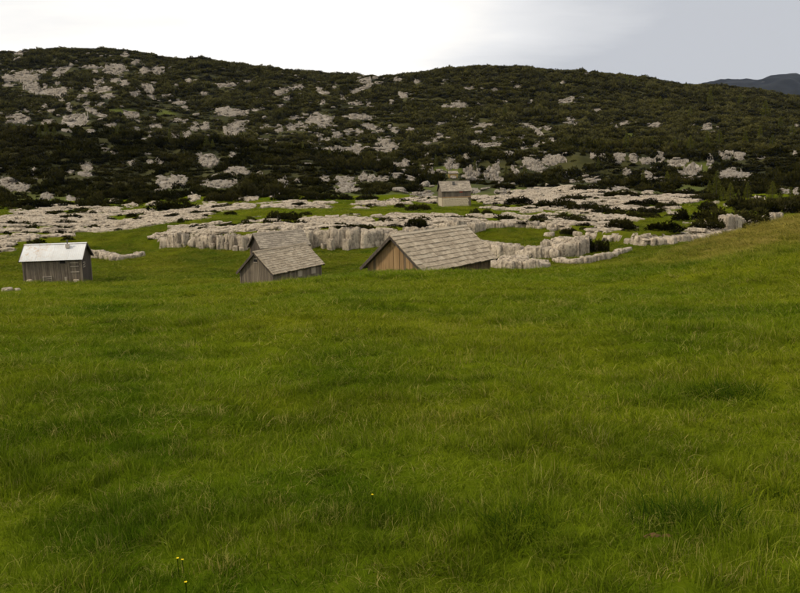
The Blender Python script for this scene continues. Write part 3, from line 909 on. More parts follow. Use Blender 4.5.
def main_ledge(px0, px1, wide, extra=0.0):
    rows = []; px = px0
    while px < px1:
        D = float(ledge_D(px)); D2 = float(ledge_D(px + 4))
        x0 = (px - 400) / F * D; x1 = (px + 4 - 400) / F * D2
        yaw = math.atan2(D2 - D, x1 - x0)
        zl = float(ground_z(x0, D - 1.6)); zh = float(ground_z(x0, D + 2.2))
        w = wide * random.choice((random.uniform(.5, .9), random.uniform(.8, 1.4), random.uniform(1.2, 1.9)))
        h = max(zh - zl, .5) * random.uniform(.95, 1.02) * (.72 if px > 560 else 1) * (.93 + .12 * float(fbm(px / 16., 7.7, seed=77, octs=2))) + .08 + extra
        if wide < 1: h *= random.uniform(.8, 1.03)
        jd = .5 if wide < 1 else .18
        rows.append((x0 + w / 2, D + .4 + random.uniform(-jd, jd), zl - .25, w * 1.26, random.uniform(2.0, 2.6), h + .25, yaw + random.uniform(-.06, .06)))
        if random.random() < (.5 if wide < 1 else .2):      # broken foot in front
            hh = h * random.uniform(.25, .6)
            rows.append((x0 + random.uniform(0, w), D - random.uniform(.8, 1.5), zl - .25, random.uniform(.5, 1.0), random.uniform(.6, 1.0), hh + .25, random.uniform(0, 3)))
        px += w / D * F
    return rows


ledge('limestone_ledge', 'broken pale limestone face left of the two grey huts', main_ledge(160, 252, .95), broken=.15)
ledge('limestone_ledge', 'tall fluted limestone wall between the grey huts and the big tan shingled hut', main_ledge(252, 396, 2.0))
ledge('limestone_ledge', 'low limestone step directly behind the big tan shingled roof, running right', main_ledge(396, 560, 1.5), broken=.35)
ledge('limestone_ledge', 'stepped limestone edge sloping down to the right behind the curved rock tongue', main_ledge(560, 640, 1.2), broken=.35)
ledge('limestone_ledge', 'fluted limestone edge below the dark pines, above the right grass slope', main_ledge(640, 735, 1.0), broken=.3)


def path_rows(pts, step=1.0, depth=1.4, dmin=80, back=1, hf=1.0):
    """pts: (px, base py, height px) along the foot of a rock ridge"""
    P = hit([p[0] for p in pts], [p[1] for p in pts], dmin)
    rows = []
    for a in range(len(pts) - 1):
        p, q = P[a], P[a + 1]
        L = math.hypot(*(q - p)[:2]); n = max(1, round(L / step))
        for k in range(n):
            f = (k + .5) / n; m = p + (q - p) * f
            hpx = pts[a][2] * (1 - f) + pts[a + 1][2] * f
            yaw = math.atan2(q[1] - p[1], q[0] - p[0])
            for b in range(back):
                y = m[1] + .5 + b * depth * .75
                x = m[0] * y / m[1] + random.uniform(-.2, .2)
                z = float(ground_z(x, y))
                h = hf * hpx * m[1] / F * random.uniform(.85, 1.12) * (1 - .06 * b)
                h *= random.uniform(.86, 1.03)
                rows.append((x, y + random.uniform(-.3, .3), z - .25, L / n * random.uniform(1.3, 1.9), depth * random.uniform(.9, 1.3), max(h, .3) + .25, yaw + random.uniform(-.25, .25)))
    return rows


r = path_rows([(478, 250, 10), (490, 254, 12), (505, 257, 13), (530, 258, 11), (552, 258, 12), (560, 258, 18), (572, 257, 20), (580, 253, 17), (583, 247, 10)], 1.6, 1.9, 80, 2, .86)
r += path_rows([(545, 248, 6), (560, 249, 11), (575, 247, 9)], 1.2, 1.6, 80, 2)
ledge('limestone_tongue', 'curved limestone tongue with a rounded end enclosing a grass hollow', r, broken=.12)
r = path_rows([(497, 267, 5), (505, 268, 11), (515, 268.5, 15), (525, 269, 15), (535, 269, 11), (544, 268, 5)], 1.5, 1.9, 70, 3, .72)
ledge('limestone_hump', 'humped fluted limestone rock beside the right end of the tan shingled hut', r, 'rock', .1)
for lab, pts in (('low pale boulders in the grass left of the dark bush by the rock tongue', [(557, 262, 4), (566, 264, 6), (576, 265, 6)]),
                 ('row of small upright limestone rocks right of the rock tongue', [(578, 265, 5), (588, 263, 7), (596, 261, 6), (606, 259, 6), (613, 257, 5)]),
                 ('small rocks climbing right beside the dark bush on the far right of the hollow', [(614, 257, 5), (620, 254, 5), (628, 251, 4)])):
    ledge('boulder_row', lab, path_rows(pts, .9, .9, 70, 1), 'boulders', .8)
ledge('boulder_row', 'line of pale boulders in the grass right of the metal roofed hut', path_rows([(91, 258, 6), (99, 259, 8), (108, 260, 7), (118, 260.5, 5), (130, 259, 4), (142, 256.5, 5)], .9, 1.0, 88, 2), 'boulders', .85)
for lab, pts in (('pale cleft rock at the foot of the pines beside the right grass slope', [(724, 232, 13), (731, 231, 14), (739, 229, 11)]),
                 ('small pale rock second from the right above the grass slope', [(745, 229, 7), (755, 228, 7)]),
                 ('pale rock under the pines, rightmost above the grass slope', [(764, 224, 7), (771, 223, 9), (778, 221, 7)])):
    ledge('rock', lab, path_rows(pts, .9, 1.4, 110, 2), 'rock', .6)


def boulder(px, py, w, h, label, dmin):
    p = hit(px, py, dmin)[0]; s = p[1] / F
    o = obj('boulder', random.choice(SLABS), None, None, (p[0], p[1] + .3, p[2] - .12), (0, 0, random.uniform(0, 6)), (w * s, w * s * .8, h * s + .12))
    return tag(o, label, 'boulder')


boulder(550, 236.5, 11, 4.5, 'flat pale rock lying in the grass hollow inside the curved rock tongue', 90)
boulder(5, 292.5, 12, 4.5, 'small pale rock in the meadow at the left edge', 40)
boulder(16, 292, 7, 3.5, 'smaller stone just right of the pale rock at the left meadow edge', 40)
boulder(547, 188, 4, 4.5, 'small pointed white boulder on the far pavement above the pines', 180)

# ---------------------------------------------------------------- limestone pavement (loose clints)
N = 90000
D = np.sqrt(RNG.uniform(95 ** 2, 285 ** 2, N)); X = RNG.uniform(-.56, .56, N) * D
P = np.stack([X, D, ground_z(X, D)], 1)
f_ = D / 2.3 + 1.3 * fbm(X / 26, D / 26, seed=35, octs=2)
D = D - (f_ - np.round(f_)) * 2.3 * .8
P = np.stack([X, D, ground_z(X, D)], 1)
mk = pave_mask(P)
gap = PGAP(X, D)
mk &= gap > 0
P = P[mk]; n = len(P)
keep = RNG.random(n) < np.where(P[:, 1] < 150, .75, .5); P = P[keep]; n = len(P)
sx = RNG.uniform(.4, 1.0, n) ** 1.4 * 1.7 * (.8 + P[:, 1] / 260); sz = RNG.uniform(.16, .55, n) * (.8 + P[:, 1] / 400)
P[:, 2] -= .12
scatter('limestone_pavement', [(me, M['limestone']) for me in SLABS], P, np.stack([RNG.normal(0, .07, n), RNG.normal(0, .07, n), RNG.normal(.12, .22, n) + math.pi * RNG.integers(0, 2, n)], 1),
        np.stack([sx * 1.25, sx * RNG.uniform(.5, .9, n), sz], 1), RNG.integers(0, 8, n), 'bare pale limestone pavement spread across the valley floor', 'rock pavement')


# ---------------------------------------------------------------- shrubs and trees
def tufts(centers, dirs, length, width, spikes, spread, seed, tone):
    """spiky needle tufts: `spikes` thin triangles each"""
    rg = np.random.default_rng(seed)
    n = len(centers)
    d = np.repeat(dirs, spikes, 0) + rg.normal(0, spread, (n * spikes, 3)); d /= np.linalg.norm(d, axis=1)[:, None]
    c = np.repeat(centers, spikes, 0); tn = np.repeat(tone, spikes)
    s = np.cross(d, rg.normal(0, 1, d.shape)); s /= np.linalg.norm(s, axis=1)[:, None]
    ln = length * rg.uniform(.6, 1.25, (len(d), 1)); w = width * rg.uniform(.7, 1.3, (len(d), 1))
    V = np.stack([c - s * w, c + s * w, c + d * ln], 1).reshape(-1, 3)
    T = np.arange(len(V)).reshape(-1, 3)
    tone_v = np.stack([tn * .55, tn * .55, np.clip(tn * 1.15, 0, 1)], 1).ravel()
    return V, T, tone_v


def pine_mesh(seed, lobes, ntuft, length, width, spikes=5):
    """a mat of dwarf pine, about 1 wide (x), .7 deep, .5 high; z from 0"""
    rg = np.random.default_rng(seed); C = []; Dr = []; tn = []
    for L in range(lobes):
        cx, cy = rg.uniform(-.36, .36), rg.uniform(-.24, .24)
        rx = rg.uniform(.13, .24) * (1.25 if lobes < 6 else 1); rz = rg.uniform(.20, .46) * (1 - .5 * abs(cx))
        k = ntuft // lobes
        v = rg.normal(0, 1, (k, 3)); v[:, 2] = np.abs(v[:, 2]) * .9 - .15; v /= np.linalg.norm(v, axis=1)[:, None]
        rad = rg.uniform(.72, 1.0, (k, 1))
        c = v * rad * np.array([rx, rx * .9, rz]) + np.array([cx, cy, .05])
        c[:, 2] = np.maximum(c[:, 2], .01)
        C.append(c); Dr.append(v * .8 + np.array([0, 0, .75])); tn.append(np.clip(rg.normal(.40, .22, k) + .55 * (v[:, 2] - .45), 0, 1))  # lobe tops lighter, sides darker: light from above put into needle tone
    V, T, tv = tufts(np.concatenate(C), np.concatenate(Dr), length, width, spikes, .42, seed, np.concatenate(tn))
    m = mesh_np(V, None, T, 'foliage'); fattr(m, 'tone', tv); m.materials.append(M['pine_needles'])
    return m


def stems_mesh(seed, n=9):
    rg = np.random.default_rng(seed); V = []; Q = []
    for k in range(n):
        a = rg.uniform(0, 6.28); e = np.array([math.cos(a) * rg.uniform(.15, .36), math.sin(a) * rg.uniform(.1, .24), rg.uniform(.12, .3)])
        pts = [np.array([e[0] * .15, e[1] * .15, -.08]), np.array([e[0] * .6, e[1] * .6, e[2] * .3]), e]
        rr = [.022, .014, .005]
        b = len(V)
        for p, r_ in zip(pts, rr):
            for q in range(5):
                t = q / 5 * 6.283; V.append(p + np.array([math.cos(t) * r_, math.sin(t) * r_, 0]))
        for s in range(2):
            for q in range(5):
                Q.append((b + s * 5 + q, b + s * 5 + (q + 1) % 5, b + s * 5 + 5 + (q + 1) % 5, b + s * 5 + 5 + q))
    m = mesh_np(np.array(V), np.array(Q), None, 'stems'); m.materials.append(M['bark']); return m


MATS = [pine_mesh(500 + k, 5 + k % 4, 700, .085, .012, 6) for k in range(6)]
STEMS = [stems_mesh(600 + k) for k in range(3)]
# (crop origin) cx cy w h in quarter pixels, then label
SHR = [
    ((0, 160), [(90, 175, 165, 44, 'dark dwarf pine mat on the rocks at the left edge above the metal roof'),
                (300, 228, 95, 22, 'low dark dwarf pine lying alone on the left limestone pavement'),
                (530, 140, 150, 34, 'broad dark dwarf pine left of the bright grass patch below the left knoll'),
                (720, 135, 85, 28, 'dark dwarf pine right of the bright grass patch below the left knoll'),
                (700, 182, 140, 44, 'large dark dwarf pine below the bright grass patch at the left'),
                (350, 210, 55, 16, 'small dwarf pine just above the lone low one on the left pavement'),
                (190, 215, 60, 18, 'small dwarf pine on the left pavement above the metal roofed hut'),
                (730, 243, 30, 20, 'small bright green bush on the left edge of the grass terrace'),
                (440, 168, 90, 22, 'dwarf pine at the upper rim of the left pavement')]),
    ((200, 160), [(325, 224, 94, 32, 'dark round dwarf pine on the grass edge above the rear grey hut'),
                  (110, 145, 100, 44, 'dark dwarf pine left of the grass terrace below the knoll'),
                  (240, 110, 165, 80, 'big dark dwarf pine thicket between pale rocks below the knoll'),
                  (30, 150, 90, 40, 'dark dwarf pine at the left end of the grass terrace'),
                  (130, 214, 52, 14, 'small flat dwarf pine in the middle of the grass terrace slope'),
                  (15, 275, 40, 12, 'small dark dwarf pine at the left end of the long rock top'),
                  (660, 272, 52, 16, 'small dark dwarf pine on the rock top left of the tan shingled hut'),
                  (590, 273, 80, 10, 'flat mossy dwarf pine on the rim of the tall fluted wall'),
                  (655, 190, 32, 12, 'tiny dwarf pine on the grass terrace left of the stone house'),
                  (790, 185, 50, 22, 'dark dwarf pine at the left corner of the stone house grass'),
                  (410, 180, 70, 16, 'low dwarf pine on the upper rim of the grass terrace'),
                  (90, 187, 75, 16, 'low dwarf pine on the pale rocks at the left of the terrace'),
                  (480, 150, 110, 28, 'dark dwarf pine mat above the grass terrace centre'),
                  (350, 150, 90, 26, 'dwarf pine mat above the grass terrace, left of centre'),
                  (620, 150, 130, 26, 'long dwarf pine mat below the pale crags left of the stone house')]),
    ((400, 160), [(50, 262, 105, 42, 'dark dwarf pine directly above the ridge of the tan shingled roof'),
                  (495, 160, 115, 34, 'dark dwarf pine alone on the pale pavement right of the stone house'),
                  (625, 170, 130, 50, 'large dark dwarf pine in the middle of the right pavement'),
                  (735, 188, 115, 38, 'dark dwarf pine on the right pavement, right of the large one'),
                  (700, 150, 60, 26, 'small dwarf pine behind the large one on the right pavement'),
                  (325, 207, 65, 26, 'dark dwarf pine at the right end of the stone house grass'),
                  (50, 192, 120, 28, 'dark dwarf pine left of the stone house on the grass'),
                  (690, 291, 72, 22, 'dark dwarf pine between the upper rock step and the rounded tongue end'),
                  (515, 265, 85, 13, 'flat dwarf pine on the rear edge of the grass hollow'),
                  (790, 342, 90, 60, 'dark bush in the hollow right of the rounded rock tongue'),
                  (770, 108, 110, 34, 'dark dwarf pine mat on the far edge of the right pavement'),
                  (560, 100, 110, 22, 'dwarf pine mat under the cliff right of the stone house'),
                  (400, 105, 110, 26, 'dwarf pine mat directly right of the stone house roof'),
                  (60, 110, 120, 40, 'dark dwarf pine left of the stone house roof'),
                  (110, 85, 90, 30, 'dwarf pine below the yellow hut, left of the stone house roof'),
                  (680, 235, 110, 14, 'flat mossy dwarf pine on the upper rock step'),
                  (555, 230, 50, 18, 'small dwarf pine on the pavement above the grass hollow'),
                  (470, 60, 70, 40, 'dark pine bush at the foot of the cliff right of the stone house')]),
    ((600, 160), [(60, 257, 115, 50, 'dark dwarf pine on the rock step right of the grass hollow'),
                  (110, 135, 125, 34, 'wide dwarf pine at the top of the right pavement'),
                  (180, 168, 95, 24, 'flat dwarf pine below the wide one on the right pavement'),
                  (205, 203, 70, 22, 'small dwarf pine at the bottom of the right pavement'),
                  (270, 180, 65, 32, 'round dwarf pine right of the right pavement'),
                  (365, 218, 115, 54, 'dark dwarf pine above the right grass dell'),
                  (420, 186, 75, 40, 'dark dwarf pine upper of the cluster above the right grass dell'),
                  (290, 268, 130, 44, 'dwarf pine in the right grass dell'),
                  (440, 268, 110, 40, 'dark dwarf pine on the fluted edge beside the right grass slope'),
                  (560, 228, 190, 74, 'largest dark dwarf pine thicket above the right grass slope'),
                  (640, 185, 110, 44, 'dwarf pine behind the largest thicket above the right grass slope'),
                  (735, 192, 140, 50, 'dark dwarf pine at the right edge above the grass slope'),
                  (560, 268, 60, 30, 'small dark pine between the two pale rocks above the right slope'),
                  (215, 88, 130, 40, 'dwarf pine mat below the right cliff, left of the young conifers'),
                  (420, 150, 90, 28, 'dark dwarf pine left of the young conifers'),
                  (10, 195, 50, 34, 'dwarf pine at the left of the right pavement corner'),
                  (330, 128, 90, 30, 'dwarf pine mat above the strip of pale rock left of the young conifers')]),
]
shrub_px = []
for (ox, oy), L_ in SHR:
    for (cx, cy, w, h, lab) in L_:
        shrub_px.append((ox + cx / 4, oy + (cy + h / 2) / 4, w / 4, h / 4, lab))
SP = hit([s[0] for s in shrub_px], [s[1] - .3 for s in shrub_px], 92)
for k, (s, p) in enumerate(zip(shrub_px, SP)):
    if np.isnan(p[0]): continue
    ppm = p[1] / F
    w = s[2] * ppm; h = max(s[3] * ppm, .45)
    dep = min(max(w * .55, h * 1.0), w * 1.1)
    t = thing('dwarf_pine', s[4], 'dwarf pine', (p[0], p[1] + dep * .25, float(ground_z(p[0], p[1] + dep * .25)) - .06 * h), random.uniform(-.25, .25) + (math.pi if k % 2 else 0), 'dwarf pines on the valley floor')
    bg = 1.25 if s[0] > 600 else 1.08
    t.scale = (w * 1.2 * bg, dep * 1.5 * bg, h * 2.0 + .5)
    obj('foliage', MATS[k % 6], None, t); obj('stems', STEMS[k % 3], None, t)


def larch(seed, h=1.0, slim=.2):
    rg = np.random.default_rng(seed); C = []; Dr = []; tn = []
    for lv in range(26):
        f = (lv + .5) / 26; z = .10 + .88 * f; r = slim * (1 - f) ** .8 * rg.uniform(.75, 1.2) + .012
        nb = int(9 - 4 * f)
        for b in range(nb):
            a = rg.uniform(0, 6.28); v = np.array([math.cos(a), math.sin(a), 0])
            for q in np.linspace(.25, 1, 4):
                C.append(v * r * q + np.array([0, 0, z - .10 * r * q + rg.normal(0, .006)])); Dr.append(v * .9 + np.array([0, 0, .35])); tn.append(np.clip(rg.normal(.5, .2) + .2 * q - .1, 0, 1))
    V, T, tv = tufts(np.array(C), np.array(Dr), .045, .009, 4, .5, seed, np.array(tn))
    m = mesh_np(V, None, T, 'crown'); fattr(m, 'tone', tv); m.materials.append(M['larch_needles'])
    tv_, tq = [], []
    for s, (z, r_) in enumerate(((-.05, .018), (.3, .013), (.7, .007), (1.0, .001))):
        for q in range(6):
            t = q / 6 * 6.283; tv_.append((math.cos(t) * r_ + .01 * math.sin(z * 5), math.sin(t) * r_, z))
    for s in range(3):
        for q in range(6):
            tq.append((s * 6 + q, s * 6 + (q + 1) % 6, s * 6 + 6 + (q + 1) % 6, s * 6 + 6 + q))
    tm = mesh_np(np.array(tv_), np.array(tq), None, 'trunk'); tm.materials.append(M['bark'])
    return m, tm


LARCH = [larch(700 + k, slim=(.20, .25, .17)[k % 3]) for k in range(4)]
TREES = [  # px, base py, height px, label
    (716, 198, 19, 'broadest young conifer above the right grass slope'), (730, 203, 15, 'slim young conifer right of the broadest one'),
    (709, 196, 12, 'young conifer left of the broadest one'), (738, 205, 11, 'small conifer right of the slim young conifer'),
    (747, 199, 12, 'young conifer standing left of the small pale crag at right'), (772, 202, 15, 'tall thin conifer right of the small pale crag'),
    (780, 205, 10, 'short conifer right of the tall thin one'), (790, 203, 12, 'young conifer near the right edge above the slope'),
    (723, 201, 10, 'little conifer between the broadest and the slim one'), (667, 184, 9, 'light green conifer under the right cliff'),
    (643, 182, 9, 'small conifer on the grass below the cliff blocks')]
HILL_T = [(47, 138, 13), (40, 139, 10), (55, 139, 10), (15, 134, 9), (207, 148, 11), (213, 149, 8), (292, 150, 8), (303, 151, 8), (626, 152, 14), (652, 150, 12),
          (675, 152, 11), (707, 148, 13), (719, 145, 12), (710, 105, 12), (765, 118, 14), (780, 132, 14), (772, 150, 13), (745, 146, 12), (690, 118, 10), (505, 118, 10),
          (553, 93, 8), (627, 86, 9), (634, 86, 8), (660, 108, 9), (740, 104, 9), (686, 90, 7), (118, 137, 10), (170, 140, 10), (182, 141, 8), (330, 158, 8), (420, 172, 9), (436, 168, 10), (475, 172, 10), (506, 176, 9), (525, 176, 9), (598, 170, 11), (690, 150, 12), (760, 140, 12), (792, 140, 12)]
ZONES = [('the dark knoll crest at the far left', lambda x, y: x < 130 and y > 125), ('the dark knoll top left of centre', lambda x, y: 130 <= x < 345 and y > 125),
         ('the cliff foot around the stone house', lambda x, y: 345 <= x < 560 and y > 140), ('the dark slope above the right cliff', lambda x, y: x >= 560 and y > 135),
         ('the high right part of the mountain', lambda x, y: True)]
_z = [[k for k, f in enumerate(ZONES) if f[1](a, b)][0] for a, b, c in HILL_T]
ORD = ['leftmost', 'second from the left', 'third from the left', 'fourth from the left', 'fifth from the left', 'sixth from the left', 'seventh from the left', 'eighth from the left',
       'ninth from the left', 'tenth from the left', 'eleventh from the left', 'twelfth from the left', 'thirteenth from the left', 'fourteenth from the left']


def hill_label(i):
    same = sorted([j for j in range(len(HILL_T)) if _z[j] == _z[i]], key=lambda j: HILL_T[j][0])
    return 'pale green conifer, %s on %s' % (ORD[min(same.index(i), len(ORD) - 1)], ZONES[_z[i]][0])


tp = [(a, b, c, l, 'young conifers above the right slope') for a, b, c, l in TREES] + [(a, b, c, hill_label(i), 'conifers scattered on the mountainside') for i, (a, b, c) in enumerate(HILL_T)]
TP = hit([q[0] for q in tp], [q[1] for q in tp], 140)
for k, (q, p) in enumerate(zip(tp, TP)):
    if np.isnan(p[0]): continue
    h = q[2] * p[1] / F * (1.35 if k < 11 else 1.15)
    cm, tm = LARCH[k % 4]
    t = thing('conifer_tree', q[3], 'conifer', (p[0], p[1], float(ground_z(p[0], p[1])) - .1), random.uniform(0, 6), q[4])
    s = h * random.uniform(.95, 1.1); t.scale = (s * random.uniform(.95, 1.35),) * 2 + (s,)
    obj('trunk', tm, None, t); obj('crown', cm, None, t)

# dwarf pine cover of the slopes
N = 56000
D = np.sqrt(RNG.uniform(166 ** 2, 672 ** 2, N)); X = RNG.uniform(-.60, .60, N) * D
P = np.stack([X, D, ground_z(X, D)], 1)
px, py = project(P)
start = np.interp(px, [-100, 100, 200, 300, 400, 470, 600, 680, 720, 800, 900], [188, 190, 203, 212, 232, 280, 268, 222, 178, 166, 166])
pfw = patch_field(px, py - .6, 1.5, 3.0)
pf = patch_field(px, py - .6, 1.06, 1.8) * np.where(RNG.random(N) < .10, .5, 1)
green = np.zeros(N)
for cx, cy, w, h in GREEN:
    green = np.maximum(green, (((px - cx) / w * 2) ** 2 + ((py - cy) / h * 2) ** 2 < 1.1).astype(float))
dens = fbm(X / 26, D / 26, seed=60, octs=3)
ok = (D > start) & (pf + .35 * RNG.normal(0, 1, N) * .5 < .52) & (green < .5) & (dens + RNG.uniform(-.5, .5, N) > -.95) & ~pave_mask(P) & ~((abs(px - 453) < 8) & (py > 174) & (py < 186))
P = P[ok]; pfw = pfw[ok]; n = len(P)
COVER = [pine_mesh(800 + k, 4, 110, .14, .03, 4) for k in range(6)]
sx = (2.6 + 6.0 * RNG.random(n) ** 1.6) * np.clip(P[:, 1] / 330, .62, 1.1) * (1 - .42 * np.clip(pfw * 1.2, 0, 1)); sz = sx * RNG.uniform(.55, .95, n) * np.clip(1.0 + .5 * fbm(P[:, 0] / 16, P[:, 1] / 16, seed=61, octs=2), .5, 1.7) * (1 - .3 * smooth((P[:, 1] - 590) / 50))
P[:, 2] -= .15
N2 = 30000
D2 = np.sqrt(RNG.uniform(100 ** 2, 285 ** 2, N2)); X2 = RNG.uniform(-.56, .56, N2) * D2
Q2 = np.stack([X2, D2, ground_z(X2, D2)], 1)
g2 = PGAP(X2, D2); q2 = project(Q2)
m2 = pave_mask(Q2) & (g2 + RNG.normal(0, .1, N2) < .03) & (RNG.random(N2) < np.interp(q2[0], [0, 300, 560, 700], [.34, .22, .34, .6]))
Q2 = Q2[m2]; n2 = len(Q2); Q2[:, 2] -= .05
s2 = RNG.uniform(.9, 2.4, n2)
P = np.concatenate([P, Q2]); sx = np.concatenate([sx, s2]); sz = np.concatenate([sz, s2 * RNG.uniform(.45, .8, n2)]); n = len(P)
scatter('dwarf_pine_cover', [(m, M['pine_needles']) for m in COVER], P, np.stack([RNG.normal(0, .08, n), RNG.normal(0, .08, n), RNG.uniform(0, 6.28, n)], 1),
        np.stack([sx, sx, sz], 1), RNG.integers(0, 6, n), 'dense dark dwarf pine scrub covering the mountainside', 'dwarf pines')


# loose pale stones between the pines
N = 26000
D = np.sqrt(RNG.uniform(216 ** 2, 655 ** 2, N)); X = RNG.uniform(-.58, .58, N) * D
P = np.stack([X, D, ground_z(X, D)], 1)
px, py = project(P)
pf = patch_field(px, py, 2.3); nz = fbm(X / 34, D / 22, seed=91, octs=3)
wl_ = np.interp(px, [0, 330, 450, 800], [.05, .02, -.03, -.05])
P = P[(RNG.random(N) < np.clip(wl_ + .22 * pf + .25 * np.clip(nz - .2, 0, 1), 0.0, 1) * np.where((D < 345) & (px < 390), .06, .4))]; n = len(P)
sx = RNG.uniform(1.0, 2.8, n); P[:, 2] += .1
LOOSE = [mesh_np(c[0], c[1], None, 'loose_stone') for c in CRAGS[:6]]
scatter('loose_rock', [(m, M['crag']) for m in LOOSE], P, np.stack([RNG.normal(0, .15, n), RNG.normal(0, .15, n), RNG.uniform(0, 6.28, n)], 1),
        np.stack([sx * 1.6, sx * .9, sx * RNG.uniform(.25, .6, n)], 1), RNG.integers(0, 6, n), 'scattered small pale rocks between the mountain pines', 'rocks')


# ---------------------------------------------------------------- huts
def box_mesh(bev=0.0):
    v = [(x, y, z) for x in (-.5, .5) for y in (-.5, .5) for z in (-.5, .5)]
    f = [(0, 1, 3, 2), (4, 6, 7, 5), (0, 4, 5, 1), (2, 3, 7, 6), (0, 2, 6, 4), (1, 5, 7, 3)]
    return v, f


_bm = {}


def box(name, parent, size, loc, mat, rot=None):
    if mat not in _bm:
        _bm[mat] = mesh_from(*box_mesh(), name=mat); _bm[mat].materials.append(M[mat])
    return obj(name, _bm[mat], None, parent, loc, rot, size)


def sub(child, part):
    """make child a piece of part; both were placed in the thing's own space"""
    loc, rot, scl = part.location, part.rotation_euler, part.scale
    child.parent = part
    child.matrix_parent_inverse = Matrix.LocRotScale(loc, rot, scl).inverted()
    return child


def prism(name, parent, poly, thick, axis, mat, off=0.0):
    """poly in the (horizontal, z) plane, extruded `thick` along axis 'x' or 'y'"""
    n = len(poly); V = []
    for s in (-.5, .5):
        for a, z in poly:
            V.append((off + s * thick, a, z) if axis == 'x' else (a, off + s * thick, z))
    Fc = [tuple(range(n))[::-1], tuple(range(n, 2 * n))] + [(i, (i + 1) % n, n + (i + 1) % n, n + i) for i in range(n)]
    m = mesh_from(V, Fc, name)
    import bmesh
    bm = bmesh.new(); bm.from_mesh(m); bmesh.ops.recalc_face_normals(bm, faces=bm.faces); bm.to_mesh(m); bm.free()
    return obj(name, m, M[mat], parent)


def shingle_shape(seed, mat):
    r_ = random.Random(seed)
    # x across, y up the slope, z out; lower edge uneven
    l0, l1 = r_.uniform(-.04, .04), r_.uniform(-.04, .04)
    v = [(-.5, -.5 + l0, -.5), (.5, -.5 + l1, -.5), (.5, .5, -.5), (-.5, .5, -.5), (-.5, -.5 + l0, .5), (.5, -.5 + l1, .5), (.5, .5, .5), (-.5, .5, .5), (0, -.5 + (l0 + l1) / 2 + r_.uniform(-.03, .03), .58), (0, .5, .55)]
    f = [(3, 2, 1, 0), (4, 8, 9, 7), (8, 5, 6, 9), (0, 1, 5, 8, 4), (2, 3, 7, 9, 6), (1, 2, 6, 5), (3, 0, 4, 7)]
    m = mesh_from(v, f, 'shingle'); m.materials.append(M[mat]); return m


_sh = {}


